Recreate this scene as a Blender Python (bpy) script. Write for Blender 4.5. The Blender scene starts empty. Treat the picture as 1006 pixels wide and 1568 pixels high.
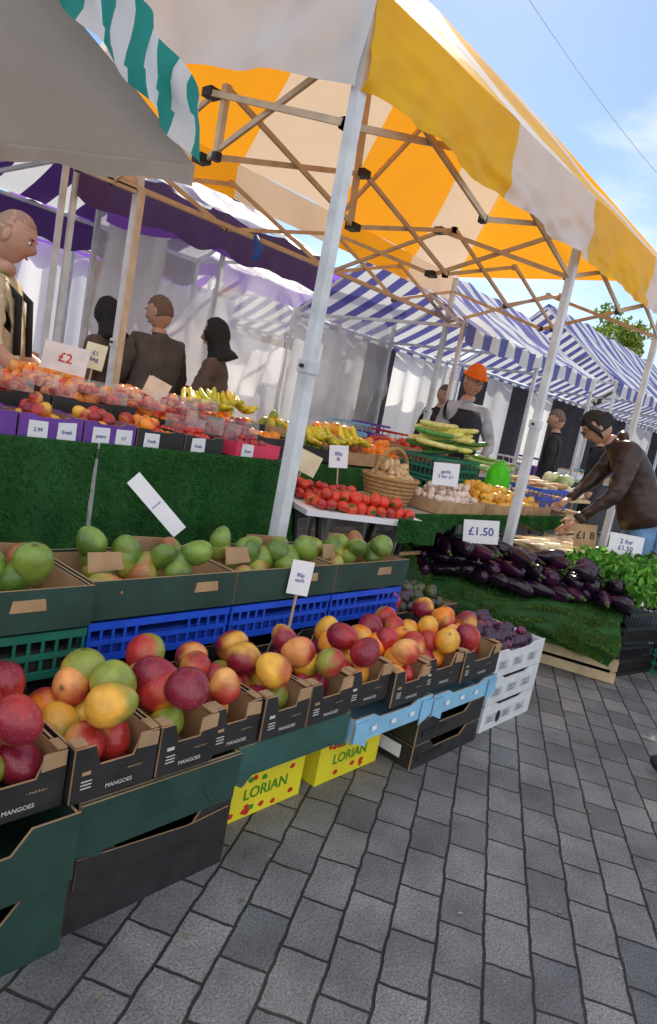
import bpy, math, random
from mathutils import Vector, Matrix, noise, Euler
random.seed(7)
R=random.random
def U(a,b): return a+(b-a)*R()
V=Vector
sc=bpy.context.scene
# ------------------------------------------------------------ materials
MATS={}
def M(name,col,rough=.6,var=.12,scale=15,bump=0.0,bscale=80,vc=False,metal=0,trans=0,spec=.4,coat=0,tcol=None,alpha=1,fleck=None):
    if name in MATS: return MATS[name]
    m=bpy.data.materials.new(name); m.use_nodes=True; nt=m.node_tree; N=nt.nodes; L=nt.links
    p=N['Principled BSDF']; out=N['Material Output']
    tc=N.new('ShaderNodeTexCoord')
    nz=N.new('ShaderNodeTexNoise'); nz.inputs['Scale'].default_value=scale; nz.inputs['Detail'].default_value=5
    L.new(tc.outputs['Object'],nz.inputs['Vector'])
    mr=N.new('ShaderNodeMapRange'); mr.inputs[1].default_value=.3; mr.inputs[2].default_value=.7
    mr.inputs[3].default_value=1-var; mr.inputs[4].default_value=1+var
    L.new(nz.outputs['Fac'],mr.inputs[0])
    vm=N.new('ShaderNodeVectorMath'); vm.operation='SCALE'
    if vc:
        a=N.new('ShaderNodeAttribute'); a.attribute_name='Col'; L.new(a.outputs['Color'],vm.inputs[0])
    else: vm.inputs[0].default_value=col[:3]
    L.new(mr.outputs[0],vm.inputs['Scale'])
    src=vm.outputs[0]
    if fleck:
        n3=N.new('ShaderNodeTexNoise'); n3.inputs['Scale'].default_value=fleck[0]; n3.inputs['Detail'].default_value=1; L.new(tc.outputs['Object'],n3.inputs['Vector'])
        r3=N.new('ShaderNodeMapRange'); r3.inputs[1].default_value=.62; r3.inputs[2].default_value=.74; r3.inputs[4].default_value=fleck[2]; L.new(n3.outputs['Fac'],r3.inputs[0])
        x3=N.new('ShaderNodeMix'); x3.data_type='RGBA'; L.new(r3.outputs[0],x3.inputs[0]); L.new(src,x3.inputs[6]); x3.inputs[7].default_value=fleck[1]+(1,); src=x3.outputs[2]
    L.new(src,p.inputs['Base Color'])
    rr=N.new('ShaderNodeMapRange'); rr.inputs[3].default_value=max(.03,rough-.08); rr.inputs[4].default_value=min(1,rough+.08)
    L.new(nz.outputs['Fac'],rr.inputs[0]); L.new(rr.outputs[0],p.inputs['Roughness'])
    p.inputs['Metallic'].default_value=metal
    p.inputs['Specular IOR Level'].default_value=spec
    if coat: p.inputs['Coat Weight'].default_value=coat; p.inputs['Coat Roughness'].default_value=.15
    if bump:
        n2=N.new('ShaderNodeTexNoise'); n2.inputs['Scale'].default_value=bscale; n2.inputs['Detail'].default_value=4
        L.new(tc.outputs['Object'],n2.inputs['Vector'])
        b=N.new('ShaderNodeBump'); b.inputs['Strength'].default_value=bump; b.inputs['Distance'].default_value=.01
        L.new(n2.outputs['Fac'],b.inputs['Height']); L.new(b.outputs[0],p.inputs['Normal'])
    last=p.outputs[0]
    if trans:
        t=N.new('ShaderNodeBsdfTranslucent'); t.inputs[0].default_value=tuple((tcol or col)[:3])+(1,)
        mx=N.new('ShaderNodeMixShader'); mx.inputs[0].default_value=trans
        L.new(last,mx.inputs[1]); L.new(t.outputs[0],mx.inputs[2]); last=mx.outputs[0]
    if alpha<1:
        t=N.new('ShaderNodeBsdfTransparent')
        mx=N.new('ShaderNodeMixShader'); mx.inputs[0].default_value=alpha
        L.new(t.outputs[0],mx.inputs[1]); L.new(last,mx.inputs[2]); last=mx.outputs[0]
    L.new(last,out.inputs['Surface'])
    MATS[name]=m; return m
yel=M('canopy_yellow',(.95,.62,.008),.40,.08,3,.3,12,trans=.42,tcol=(.95,.36,.02))
wht=M('canopy_white',(.82,.80,.77),.45,.07,3,.3,12,trans=.38,tcol=(.88,.66,.45))
whs=M('canopy_white_cool',(.78,.80,.82),.5,.08,3,.3,12,trans=.38,tcol=(.8,.8,.78))
glow=M('tarp_bright',(.88,.88,.88),.5,.08,2.5,.4,8,trans=.6,tcol=(.9,.9,.9))
teal=M('canopy_teal',(.015,.30,.26),.5,.1,6,.2,20,trans=.35)
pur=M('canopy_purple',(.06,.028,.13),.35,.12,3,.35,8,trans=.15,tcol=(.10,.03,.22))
purb=M('canopy_violet',(.30,.12,.62),.45,.1,3,.15,30,trans=.45,tcol=(.42,.16,.85))
blu=M('canopy_blue',(.12,.12,.40),.5,.1,3,.15,30,trans=.3)
gry=M('awning_grey',(.47,.44,.40),.7,.14,4,.4,14,trans=.42,tcol=(.52,.45,.37))
clr=M('clear_plastic_glare',(.88,.87,.84),.08,.05,4,1.0,5,alpha=.55,spec=1,trans=.35,tcol=(.9,.88,.84))  # whitish glare and haze are put into the sheet's colour and opacity
pcl=M('punnet_plastic',(.85,.85,.85),.08,.05,4,.5,30,alpha=.18,spec=1)
pol=M('pole_white_paint',(.66,.69,.72),.4,.16,8,.15,50)
bar=M('bar_ivory_orange_lit',(.60,.46,.31),.45,.15,12)  # ivory paint with the canopy's orange light mixed into its base colour
blk=M('black_plastic',(.018,.018,.02),.4,.2,10)
fru=M('fruit_skin',(1,1,1),.28,.22,32,.07,160,vc=True,spec=.55,fleck=(260,(.60,.36,.12),.30))
aub=M('aubergine_skin',(1,1,1),.13,.12,30,vc=True,spec=.55)
lef=M('leafy',(1,1,1),.5,.2,30,vc=True,trans=.2,tcol=(.12,.3,.03))
trf=M('turf_blades',(1,1,1),.65,.18,9,vc=True,trans=.15,tcol=(.05,.25,.03))
cbk=M('carton_black',(.028,.028,.029),.45,.25,12,.1,35)
cgr=M('carton_green',(.022,.060,.048),.5,.22,7,.15,25)
cgr2=M('carton_teal',(.04,.115,.10),.5,.22,7,.15,25)
kra=M('kraft_card',(.44,.28,.15),.8,.18,12,.1,60)
ylw=M('carton_yellow',(.85,.74,.03),.45,.08,8,.05,40)
lbl=M('carton_light_blue',(.26,.54,.76),.5,.14,10,.08,35)
purc=M('carton_purple',(.16,.05,.34),.5,.2,10)
blc=M('crate_blue',(.018,.10,.72),.35,.12,12)
grc=M('crate_green',(.02,.17,.12),.4,.15,12)
wbx=M('white_box',(.76,.78,.80),.6,.12,10,.2,25)
wod=M('raw_wood',(.60,.46,.28),.75,.2,12,.1,60)
pap=M('paper_white',(.85,.85,.88),.7,.04,8)
ink=M('ink_blue',(.06,.07,.28),.6,.05)
inkb=M('ink_black',(.02,.02,.02),.6,.05)
inkw=M('ink_white',(.6,.6,.57),.6,.05)
inkr=M('print_red',(.6,.03,.02),.5,.1)
inkg=M('print_green',(.05,.28,.03),.5,.1)
tbl=M('table_top',(.42,.40,.37),.5,.1,8)
dks=M('dark_cloth_and_shade',(.06,.06,.07),.9,.2,8)  # counter cloth, and panels whose dark colour stands for tent shade
pink=M('carton_pink',(.75,.05,.12),.5,.1)
gbag=M('bag_lime',(.12,.75,.03),.35,.1,10,.4,30,trans=.4)
met=M('steel',(.45,.46,.48),.35,.1,20,metal=.7)
wik=M('wicker',(.42,.24,.09),.7,.3,60,.5,120)
lgrey=M('label_grey',(.52,.55,.58),.7)
# ------------------------------------------------------------ mesh builder
class MB:
    def __init__(s): s.v=[];s.f=[];s.mi=[];s.c=[];s.mats=[];s.sm=[]
    def add(s,vs,fs,mat,col=None,smooth=False):
        o=len(s.v); s.v.extend([tuple(a) for a in vs])
        if mat not in s.mats: s.mats.append(mat)
        k=s.mats.index(mat)
        for f in fs: s.f.append(tuple(i+o for i in f)); s.mi.append(k); s.sm.append(smooth)
        if isinstance(col,list): s.c.extend(col)
        else: s.c.extend([col or (1,1,1)]*len(vs))
    def hexa(s,b,t,mat):
        s.add(list(b)+list(t),[(3,2,1,0),(4,5,6,7),(0,1,5,4),(1,2,6,5),(2,3,7,6),(3,0,4,7)],mat)
    def box(s,x0,x1,y0,y1,z0,z1,mat,T=None):
        b=[V((x0,y0,z0)),V((x1,y0,z0)),V((x1,y1,z0)),V((x0,y1,z0))]; t=[p+V((0,0,z1-z0)) for p in b]
        if T: b=[T@p for p in b]; t=[T@p for p in t]
        s.hexa(b,t,mat)
    def beam(s,p,q,w,h,mat):
        p=V(p);q=V(q);d=(q-p).normalized(); up=V((0,0,1)) if abs(d.z)<.9 else V((1,0,0))
        a=d.cross(up).normalized()*w/2; b=a.cross(d).normalized()*h/2
        s.hexa([p-a-b,p+a-b,p+a+b,p-a+b],[q-a-b,q+a-b,q+a+b,q-a+b],mat)
    def tube(s,pts,rad,mat,n=8,col=None,flat=1,cap=True):
        pts=[V(p) for p in pts]; vs=[];fs=[]
        pa=None
        for i,p in enumerate(pts):
            d=(pts[min(i+1,len(pts)-1)]-pts[max(i-1,0)]).normalized()
            if pa is None: a=d.cross(V((0,0,1)) if abs(d.z)<.9 else V((1,0,0))).normalized()
            else: a=(pa-d*pa.dot(d)).normalized()
            pa=a; b=d.cross(a); r=rad[i] if isinstance(rad,(list,tuple)) else rad
            for k in range(n):
                t=2*math.pi*k/n; vs.append(p+a*math.cos(t)*r+b*math.sin(t)*r*flat)
        for i in range(len(pts)-1):
            for k in range(n):
                fs.append((i*n+k,i*n+(k+1)%n,(i+1)*n+(k+1)%n,(i+1)*n+k))
        if cap:
            fs.append(tuple(range(n))[::-1]); fs.append(tuple((len(pts)-1)*n+k for k in range(n)))
        s.add(vs,fs,mat,col,True)
    def panel(s,poly,o,ux,uy,th,mat,em=None):
        o=V(o);ux=V(ux);uy=V(uy);n=ux.cross(uy).normalized()*th; k=len(poly)
        a=[o+ux*x+uy*y for x,y in poly]; b=[p-n for p in a]
        s.add(a+b,[tuple(range(k)),tuple(range(2*k-1,k-1,-1))],mat)
        s.add(a+b,[(i,i+k,(i+1)%k+k,(i+1)%k) for i in range(k)],em or mat)
    def grid(s,fn,nu,nv,matfn,smooth=True,col=None):
        vs=[fn(i/nu,j/nv) for j in range(nv+1) for i in range(nu+1)]
        by={}
        for j in range(nv):
            for i in range(nu):
                m=matfn((i+.5)/nu,(j+.5)/nv) if callable(matfn) else matfn
                by.setdefault(m,[]).append((j*(nu+1)+i,j*(nu+1)+i+1,(j+1)*(nu+1)+i+1,(j+1)*(nu+1)+i))
        for m,fs in by.items(): s.add(vs,fs,m,col,smooth)
    def ell(s,c,rx,ry,rz,mat,T=None,seg=12,ring=8,col=None,fn=None):
        vs=[];fs=[]
        for j in range(ring+1):
            t=math.pi*j/ring
            for i in range(seg):
                p=2*math.pi*i/seg; n=V((math.sin(t)*math.cos(p),math.sin(t)*math.sin(p),math.cos(t)))
                q=V((n.x*rx,n.y*ry,n.z*rz))
                if fn: q=fn(n,q)
                q=(T@q) if T else q
                vs.append(V(c)+q)
        for j in range(ring):
            for i in range(seg): fs.append((j*seg+i,(j+1)*seg+i,(j+1)*seg+(i+1)%seg,j*seg+(i+1)%seg))
        s.add(vs,fs,mat,col,True)
    def obj(s,name,parent=None):
        me=bpy.data.meshes.new(name); me.from_pydata(s.v,[],s.f)
        for m in s.mats: me.materials.append(m)
        me.polygons.foreach_set('material_index',s.mi); me.polygons.foreach_set('use_smooth',s.sm)
        ca=me.color_attributes.new('Col','FLOAT_COLOR','POINT')
        fl=[]
        for c in s.c: fl.extend((c[0],c[1],c[2],1))
        ca.data.foreach_set('color',fl); me.update()
        o=bpy.data.objects.new(name,me); sc.collection.objects.link(o)
        if parent: o.parent=parent
        return o
TXT={}
def text(mb,s,c,ux,uy,size,mat,off=.002):
    if s not in TXT:
        cu=bpy.data.curves.new('t','FONT'); cu.body=s; cu.size=1; cu.align_x='CENTER'; cu.align_y='CENTER'; cu.resolution_u=3; cu.offset=.012
        o=bpy.data.objects.new('t',cu); sc.collection.objects.link(o); bpy.context.view_layer.update()
        me=bpy.data.meshes.new_from_object(o.evaluated_get(bpy.context.evaluated_depsgraph_get()))
        TXT[s]=([v.co.copy() for v in me.vertices],[tuple(p.vertices) for p in me.polygons])
        bpy.data.objects.remove(o); bpy.data.curves.remove(cu); bpy.data.meshes.remove(me)
    vs,fs=TXT[s]; ux=V(ux).normalized();uy=V(uy).normalized();n=ux.cross(uy)
    mb.add([V(c)+ux*p.x*size+uy*p.y*size+n*off for p in vs],fs,mat)
def mixc(a,b,t): return tuple(a[i]*(1-t)+b[i]*t for i in range(3))
def jc(c,j=.12):
    k=1+U(-j,j); return tuple(max(0,x*k*(1+U(-j,j)*.4)) for x in c)
def prod(mb,c,L,W,rot,A,B=None,kind='mango',mat=None,seg=12,ring=8,bend=0,cap=None):
    """one fruit or vegetable turned about its own x axis"""
    B=B or A; A=jc(A);B=jc(B); vs=[];cs=[];fs=[]
    bd=V((U(-1,1),U(-1,1),U(-.2,1))).normalized(); sh=U(-.35,.35); so_=V((U(0,50),U(0,50),U(0,50)))
    for j in range(ring+1):
        t=j/ring; x=-math.cos(math.pi*t); r=math.sin(math.pi*t)
        if kind=='mango': r*=1-.12*x
        elif kind=='tom': x*=.86; x-=(-.10*(1-r)**2 if x<0 else 0)
        elif kind=='aub': r=(max(r,0)**.8)*(.76+.28*x)
        elif kind=='long': r=min(1,r*1.8)**.8*(.92-.08*x)
        elif kind=='root': r=min(1,r*2)**.7*(.55-.42*x)
        for i in range(seg):
            p=2*math.pi*i/seg; n=V((x,r*math.cos(p),r*math.sin(p)))
            q=V((x*L,r*W*math.cos(p)*(.9 if kind=='mango' else 1),r*W*math.sin(p)))
            q.z+=bend*x*x*L
            if kind=='mango': q.y+=.1*W*x*x
            vs.append(V(c)+rot@q)
            s_=n.dot(bd)*.95+.5+sh+noise.noise(n*1.6+so_)*.55; s_=min(1,max(0,s_)); s_=s_*s_*(3-2*s_)
            k=mixc(A,B,s_)
            if kind=='mango' and j==0: k=(.08,.06,.03)
            if cap and t<.14: k=cap
            cs.append(k)
    for j in range(ring):
        for i in range(seg): fs.append((j*seg+i,j*seg+(i+1)%seg,(j+1)*seg+(i+1)%seg,(j+1)*seg+i))
    mb.add(vs,fs,mat or fru,cs,True)
def rr(a=3.14): return Euler((U(-a,a),U(-a,a),U(-a,a))).to_matrix()
RED=(.46,.030,.028);CRIM=(.26,.014,.04);YEL=(.80,.43,.05);GRN=(.28,.33,.05);ORA=(.90,.28,.02);TOM=(.70,.04,.018)
PEA=(.85,.38,.11);DPUR=(.05,.02,.06);LGR=(.19,.29,.045);PLM=(.18,.02,.08)
def heap(mb,x0,x1,y0,y1,z,r,cols,layers=2,kind='mango',T=None,elong=1.18,slope=0,seg=10,ring=7,mat=None,cap=None,dens=1.85):
    for l in range(layers):
        s=r*dens; nx=max(1,int((x1-x0)/s)-l); ny=max(1,int((y1-y0)/s)-l)
        for i in range(nx):
            for j in range(ny):
                if l and R()<.22*l: continue
                x=(x0+x1)/2+(i-(nx-1)/2)*s+U(-.2,.2)*r; y=(y0+y1)/2+(j-(ny-1)/2)*s+U(-.2,.2)*r
                zz=z+r*.9+l*r*1.35+U(-.12,.12)*r+slope*(y-y0)
                A,B=random.choice(cols); k=U(.86,1.12)
                c=V((x,y,zz)); 
                if T: c=T@c
                prod(mb,c,r*elong*k,r*k,rr(),A,B,kind,mat,seg,ring,cap=cap)
def carton(mb,x0,x1,y0,y1,z0,z1,mo,mi=None,notch=.0,T=None,th=.006,lip=.0,tabs=None):
    mi=mi or kra; T=T or Matrix.Identity(4); em=kra if mo in (cbk,cgr,cgr2,lbl,purc) else None
    def pn(poly,o,ux,uy,m,t=th):
        o=T@V(o); R3=T.to_3x3(); mb.panel(poly,o,R3@V(ux),R3@V(uy),t,m,em)
    w=x1-x0;h=z1-z0;d=y1-y0
    nd=notch*h
    def prof(w):
        a=w*.22;b=w*.30
        return [(0,0),(w,0),(w,h),(w-a,h),(w-b,h-nd),(b,h-nd),(a,h),(0,h)] if nd else [(0,0),(w,0),(w,h),(0,h)]
    pn(prof(w),(x0,y0,z0),(1,0,0),(0,0,1),mo)
    pn(prof(w),(x1,y1,z0),(-1,0,0),(0,0,1),mo)
    pn([(th,0),(d-th,0),(d-th,h*.97),(th,h*.97)],(x0,y1,z0),(0,-1,0),(0,0,1),mo)
    pn([(th,0),(d-th,0),(d-th,h*.97),(th,h*.97)],(x1,y0,z0),(0,1,0),(0,0,1),mo)
    e=th+.0015; hi=h*.93-(nd if nd else 0)*.95
    mb.box(x0+e,x1-e,y0+e,y0+e+.002,z0+.01,z0+hi,mi,T); mb.box(x0+e,x1-e,y1-e-.002,y1-e,z0+.01,z0+hi,mi,T)
    mb.box(x0+e,x0+e+.002,y0+e+.003,y1-e-.003,z0+.01,z0+h*.93,mi,T); mb.box(x1-e-.002,x1-e,y0+e+.003,y1-e-.003,z0+.01,z0+h*.93,mi,T)
    mb.box(x0+th+.001,x1-th-.001,y0+th+.001,y1-th-.001,z0+.003,z0+.008,mi,T)
def slatcrate(mb,x0,x1,y0,y1,z0,z1,m,T=None,rib=.035,fill=None):
    t=.008; h=z1-z0
    for (a,b) in ((y0,y0+t),(y1-t,y1)):
        mb.box(x0,x1,a,b,z1-.022,z1,m,T); mb.box(x0,x1,a,b,z0,z0+.02,m,T); mb.box(x0+.01,x1-.01,a+.001,b-.001,z0+h*.42,z0+h*.55,m,T)
        n=int((x1-x0)/rib)
        for i in range(n+1):
            x=x0+.006+(x1-x0-.012)*i/n
            if abs(i-n/2)<1.6: 
                mb.box(x-.003,x+.003,a+.002,b-.002,z0+.02,z0+h*.42,m,T)
            else: mb.box(x-.004,x+.004,a+.002,b-.002,z0+.02,z1-.022,m,T)
    for (a,b) in ((x0,x0+t),(x1-t,x1)):
        mb.box(a,b,y0+t,y1-t,z1-.022,z1-.001,m,T); mb.box(a,b,y0+t,y1-t,z0+.001,z0+.02,m,T); mb.box(a+.001,b-.001,y0+t,y1-t,z0+h*.42,z0+h*.55,m,T)
        n=int((y1-y0)/rib)
        for i in range(1,n):
            y=y0+(y1-y0)*i/n; mb.box(a+.002,b-.002,y-.004,y+.004,z0+.02,z1-.022,m,T)
    mb.box(x0+t,x1-t,y0+t,y1-t,z0+.004,z0+.012,m,T)
    if fill: mb.box(x0+t+.004,x1-t-.004,y0+t+.004,y1-t-.004,z0+.013,z0+h*.6,fill,T)
def sign(name,c,w,h,txt,face=(-.72,-.69),lean=.15,roll=0,m=None,mi=None,stick=True,size=None):
    mb=MB(); n=V((face[0],face[1],0)).normalized(); ux=V((-n.y,n.x,0)); uy=V((0,0,1))
    ux=(ux*math.cos(roll)+uy*math.sin(roll)); uy=n.cross(ux).normalized()
    uy=(uy-n*lean).normalized()
    c=V(c)
    mb.panel([(-w/2,-h/2),(w/2,-h/2),(w/2+.002,h/2),(-w/2,h/2-.002)],c,ux,uy,.003,m or pap)
    if txt:
        L=txt.split('\n'); s=size or min(h*.62/len(L),w/(max(len(l) for l in L)*.62))
        for i,l in enumerate(L): text(mb,l,c+uy*(((len(L)-1)/2-i)*s*1.0),ux,uy,s,mi or ink)
    if stick: mb.beam(c-uy*h*.3-n*.006,c-uy*(h*.5+.12)-n*.006,.008,.005,wod)
    return mb.obj(name)
def turf(mb,fn,nu,nv,nb,blen=.018,base=(.030,.20,.035)):
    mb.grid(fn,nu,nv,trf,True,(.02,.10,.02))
    vs=[];fs=[];cs=[]
    for _ in range(nb):
        u=R();v=R();e=.004
        p=fn(u,v); a=fn(min(1,u+e),v)-fn(max(0,u-e),v); b=fn(u,min(1,v+e))-fn(u,max(0,v-e))
        n=a.cross(b); 
        if n.length<1e-9: continue
        n.normalize()
        if n.y>.2 : n=-n
        d=(n+V((U(-.6,.6),U(-.6,.6),U(-.9,.3)))).normalized()*blen*U(.6,1.3)
        w=V((U(-1,1),U(-1,1),U(-1,1))).normalized()*.0022
        o=len(vs); vs+=[p-w,p+w,p+d]; fs.append((o,o+1,o+2)); k=U(.6,1.6)*(1+.6*noise.noise(p*5))
        c=(base[0]*k*U(.7,1.5),base[1]*k,base[2]*k); cs+=[mixc(c,(0,0,0),.4)]*2+[c]  # roots mixed toward black: shade between blades put into vertex colour
    mb.add(vs,fs,trf,cs)
def leaves(mb,c,rad,n,size,cols,T=None,flat=1):
    vs=[];fs=[];cs=[]
    for _ in range(n):
        d=V((U(-1,1),U(-1,1),U(-1,1)))
        if d.length>1: continue
        p=V(c)+V((d.x*rad[0],d.y*rad[1],d.z*rad[2]))
        q=rr(); s=size*U(.6,1.4)
        pts=[V((-s,0,0)),V((0,-s*.5,s*.15)),V((s,0,0)),V((0,s*.5,s*.15))]
        o=len(vs); vs+=[p+q@k for k in pts]; fs.append((o,o+1,o+2,o+3)); col=jc(random.choice(cols),.3); cs+=[col]*4
    mb.add(vs,fs,lef,cs)
# ------------------------------------------------------------ camera
cam=bpy.data.cameras.new('camera'); co=bpy.data.objects.new('camera',cam); sc.collection.objects.link(co); sc.camera=co
cam.sensor_width=36; cam.lens=24; cam.clip_end=1000; cam.clip_start=.05
yaw=math.radians(40.5); th=math.radians(8.66); ro=math.radians(11)
F=V((math.cos(yaw)*math.cos(th),math.sin(yaw)*math.cos(th),-math.sin(th)))
Rr=V((math.sin(yaw),-math.cos(yaw),0)); Uu=Rr.cross(F)
rc=Rr*math.cos(ro)+Uu*math.sin(ro); uc=-Rr*math.sin(ro)+Uu*math.cos(ro)
mm=Matrix((rc,uc,-F)).transposed().to_4x4(); mm.translation=V((0,0,1.25)); co.matrix_world=mm
# ------------------------------------------------------------ world + sun
sd=V((.66,.48,.72)).normalized(); el=math.asin(sd.z); az=math.atan2(sd.x,sd.y)
w=bpy.data.worlds.new('World'); sc.world=w; w.use_nodes=True; nt=w.node_tree; N=nt.nodes; L=nt.links
bg=N['Background']; sky=N.new('ShaderNodeTexSky'); sky.sky_type='NISHITA'; sky.sun_disc=False; sky.sun_elevation=el; sky.sun_rotation=az
sky.air_density=1; sky.dust_density=.2; sky.ozone_density=3
tc=N.new('ShaderNodeTexCoord'); mp=N.new('ShaderNodeMapping'); mp.inputs['Scale'].default_value=(1,1,2.2); mp.inputs['Location'].default_value=(.3,.9,.1)
L.new(tc.outputs['Generated'],mp.inputs[0]); nz=N.new('ShaderNodeTexNoise'); nz.inputs['Scale'].default_value=2.6; nz.inputs['Detail'].default_value=9; nz.inputs['Roughness'].default_value=.55
L.new(mp.outputs[0],nz.inputs['Vector'])
# unseen cloud bank added behind the camera to brighten and neutralise the ambient light
dt=N.new('ShaderNodeVectorMath'); dt.operation='DOT_PRODUCT'; dt.inputs[1].default_value=(-.62,-.75,.25); L.new(tc.outputs['Generated'],dt.inputs[0])
dm=N.new('ShaderNodeMapRange'); dm.inputs[1].default_value=-.3; dm.inputs[2].default_value=.7; dm.inputs[3].default_value=0; dm.inputs[4].default_value=.34; L.new(dt.outputs['Value'],dm.inputs[0])
ad=N.new('ShaderNodeMath'); L.new(nz.outputs['Fac'],ad.inputs[0]); L.new(dm.outputs[0],ad.inputs[1])
cr=N.new('ShaderNodeMapRange'); cr.interpolation_type='SMOOTHSTEP'; cr.inputs[1].default_value=.49; cr.inputs[2].default_value=.78; cr.inputs[4].default_value=.85
L.new(ad.outputs[0],cr.inputs[0]); mx=N.new('ShaderNodeMix'); mx.data_type='RGBA'; L.new(cr.outputs[0],mx.inputs[0]); L.new(sky.outputs[0],mx.inputs[6]); mx.inputs[7].default_value=(9.2,9.1,9.3,1)
L.new(mx.outputs[2],bg.inputs[0]); bg.inputs[1].default_value=.15
sl=bpy.data.lights.new('sun','SUN'); sl.energy=5; sl.angle=math.radians(.6); sl.color=(1,.92,.79); so=bpy.data.objects.new('sun',sl); sc.collection.objects.link(so)
so.rotation_euler=sd.to_track_quat('Z','Y').to_euler()
sc.view_settings.view_transform='Standard'; sc.view_settings.look='None'; sc.view_settings.exposure=0
# ------------------------------------------------------------ ground
g=MB(); g.add([(-150,-150,0),(150,-150,0),(150,150,0),(-150,150,0)],[(0,1,2,3)],None)
gm=bpy.data.materials.new('block_paving'); gm.use_nodes=True; nt=gm.node_tree; N=nt.nodes; L=nt.links; p=N['Principled BSDF']
def mr_(src,a,b,c,d):
    m=N.new('ShaderNodeMapRange'); m.inputs[1].default_value=a;m.inputs[2].default_value=b;m.inputs[3].default_value=c;m.inputs[4].default_value=d; L.new(src,m.inputs[0]); return m.outputs[0]
def nse(s,d,r=.5):
    n=N.new('ShaderNodeTexNoise'); n.inputs['Scale'].default_value=s; n.inputs['Detail'].default_value=d; n.inputs['Roughness'].default_value=r; L.new(tc.outputs['Object'],n.inputs['Vector']); return n
tc=N.new('ShaderNodeTexCoord'); mp=N.new('ShaderNodeMapping'); mp.inputs['Rotation'].default_value=(0,0,math.radians(-28)); L.new(tc.outputs['Object'],mp.inputs[0])
wn=nse(14,4); ws=N.new('ShaderNodeVectorMath'); ws.operation='SCALE'; ws.inputs['Scale'].default_value=.015; L.new(wn.outputs['Color'],ws.inputs[0])
wa=N.new('ShaderNodeVectorMath'); L.new(mp.outputs[0],wa.inputs[0]); L.new(ws.outputs[0],wa.inputs[1])
br=N.new('ShaderNodeTexBrick'); br.inputs['Scale'].default_value=1; br.inputs['Brick Width'].default_value=.178; br.inputs['Row Height'].default_value=.118
br.inputs['Mortar Size'].default_value=.0046; br.inputs['Mortar Smooth'].default_value=.5; br.inputs['Bias'].default_value=0
br.inputs['Color1'].default_value=(.150,.153,.162,1); br.inputs['Color2'].default_value=(.29,.28,.27,1); br.inputs['Mortar'].default_value=(.022,.021,.018,1)
L.new(wa.outputs[0],br.inputs['Vector'])
n1=nse(170,4,.7); n2=nse(3.2,10,.68); n4=nse(1.1,4)
mu=N.new('ShaderNodeMath'); mu.operation='MULTIPLY'; L.new(mr_(n1.outputs['Fac'],.32,.68,.40,1.65),mu.inputs[0]); L.new(mr_(n2.outputs['Fac'],.32,.68,.55,1.3),mu.inputs[1])
vs=N.new('ShaderNodeVectorMath'); vs.operation='SCALE'; L.new(br.outputs['Color'],vs.inputs[0]); L.new(mu.outputs[0],vs.inputs['Scale'])
st=N.new('ShaderNodeMix'); st.data_type='RGBA'; L.new(mr_(n4.outputs['Fac'],.45,.7,0,.28),st.inputs[0]); L.new(vs.outputs[0],st.inputs[6]); st.inputs[7].default_value=(.19,.165,.14,1)
L.new(st.outputs[2],p.inputs['Base Color'])
L.new(mr_(n2.outputs['Fac'],.3,.7,.5,.85),p.inputs['Roughness'])
hb=N.new('ShaderNodeMath'); hb.operation='MULTIPLY_ADD'; hb.inputs[1].default_value=-1.0; L.new(br.outputs['Fac'],hb.inputs[0])
hs=N.new('ShaderNodeMath'); hs.operation='MULTIPLY'; hs.inputs[1].default_value=.5; L.new(n1.outputs['Fac'],hs.inputs[0]); L.new(hs.outputs[0],hb.inputs[2])
bp=N.new('ShaderNodeBump'); bp.inputs['Strength'].default_value=1.0; bp.inputs['Distance'].default_value=.009; L.new(hb.outputs[0],bp.inputs['Height']); L.new(bp.outputs[0],p.inputs['Normal'])
g.mats=[gm]; g.obj('ground')
mb=MB()
for k in range(90):
    x=U(.6,5.5); y=U(-.4,1.15); c=random.choice([(.35,.25,.1),(.2,.15,.08),(.25,.3,.08),(.5,.45,.35)]); s=U(.003,.011); q=Euler((U(-.3,.3),U(-.3,.3),U(0,6))).to_matrix()
    mb.add([V((x,y,.006))+q@V(p_)*s for p_ in ((-1,0,0),(0,-.5,.1),(1,0,0),(0,.6,.15))],[(0,1,2,3)],lef,c)
mb.obj('fallen_leaf_litter')
# ------------------------------------------------------------ main tent
FY,BY=1.93,4.02; XA,XB,XC,XD=1.97,4.12,5.95,5.95
ZV,ZF,ZR=2.40,2.755,3.76; RY=2.98
def nz3(p,s=1.0,a=.02): return noise.noise(V(p)*s)*a
def stripe(x): return yel if x<3.08 else wht if x<4.07 else yel if x<5.25 else wht
t=MB()
def frontroof(u,v):
    a=V((XA-.02+(XD+.07-XA)*u,FY-.03,ZF)); b=V((XA+(XD-.9-XA)*u,RY,ZR))
    x0=a.lerp(b,v); x0.z-=.03*math.sin(math.pi*v)*(1+.5*math.sin(u*13))-nz3(x0,3,.02); return x0
def backroof(u,v):
    a=V((XA+(XD+.05-XA)*u,BY+.03,ZF)); b=V((XA+(XD-.9-XA)*u,RY,ZR)); q=a.lerp(b,v); q.z-=.05*math.sin(math.pi*v)-nz3(q,3,.02); return q
t.grid(frontroof,60,14,lambda u,v:stripe(XA+(XD-XA)*u))
t.grid(backroof,60,14,lambda u,v:stripe(XA+(XD-XA)*u))
def rightroof(u,v):
    a=V((XD+.05,FY-.03+(BY-FY+.06)*u,ZF)); q=a.lerp(V((XD-.9,RY,ZR)),v); return q
t.grid(rightroof,20,12,yel)
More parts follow.
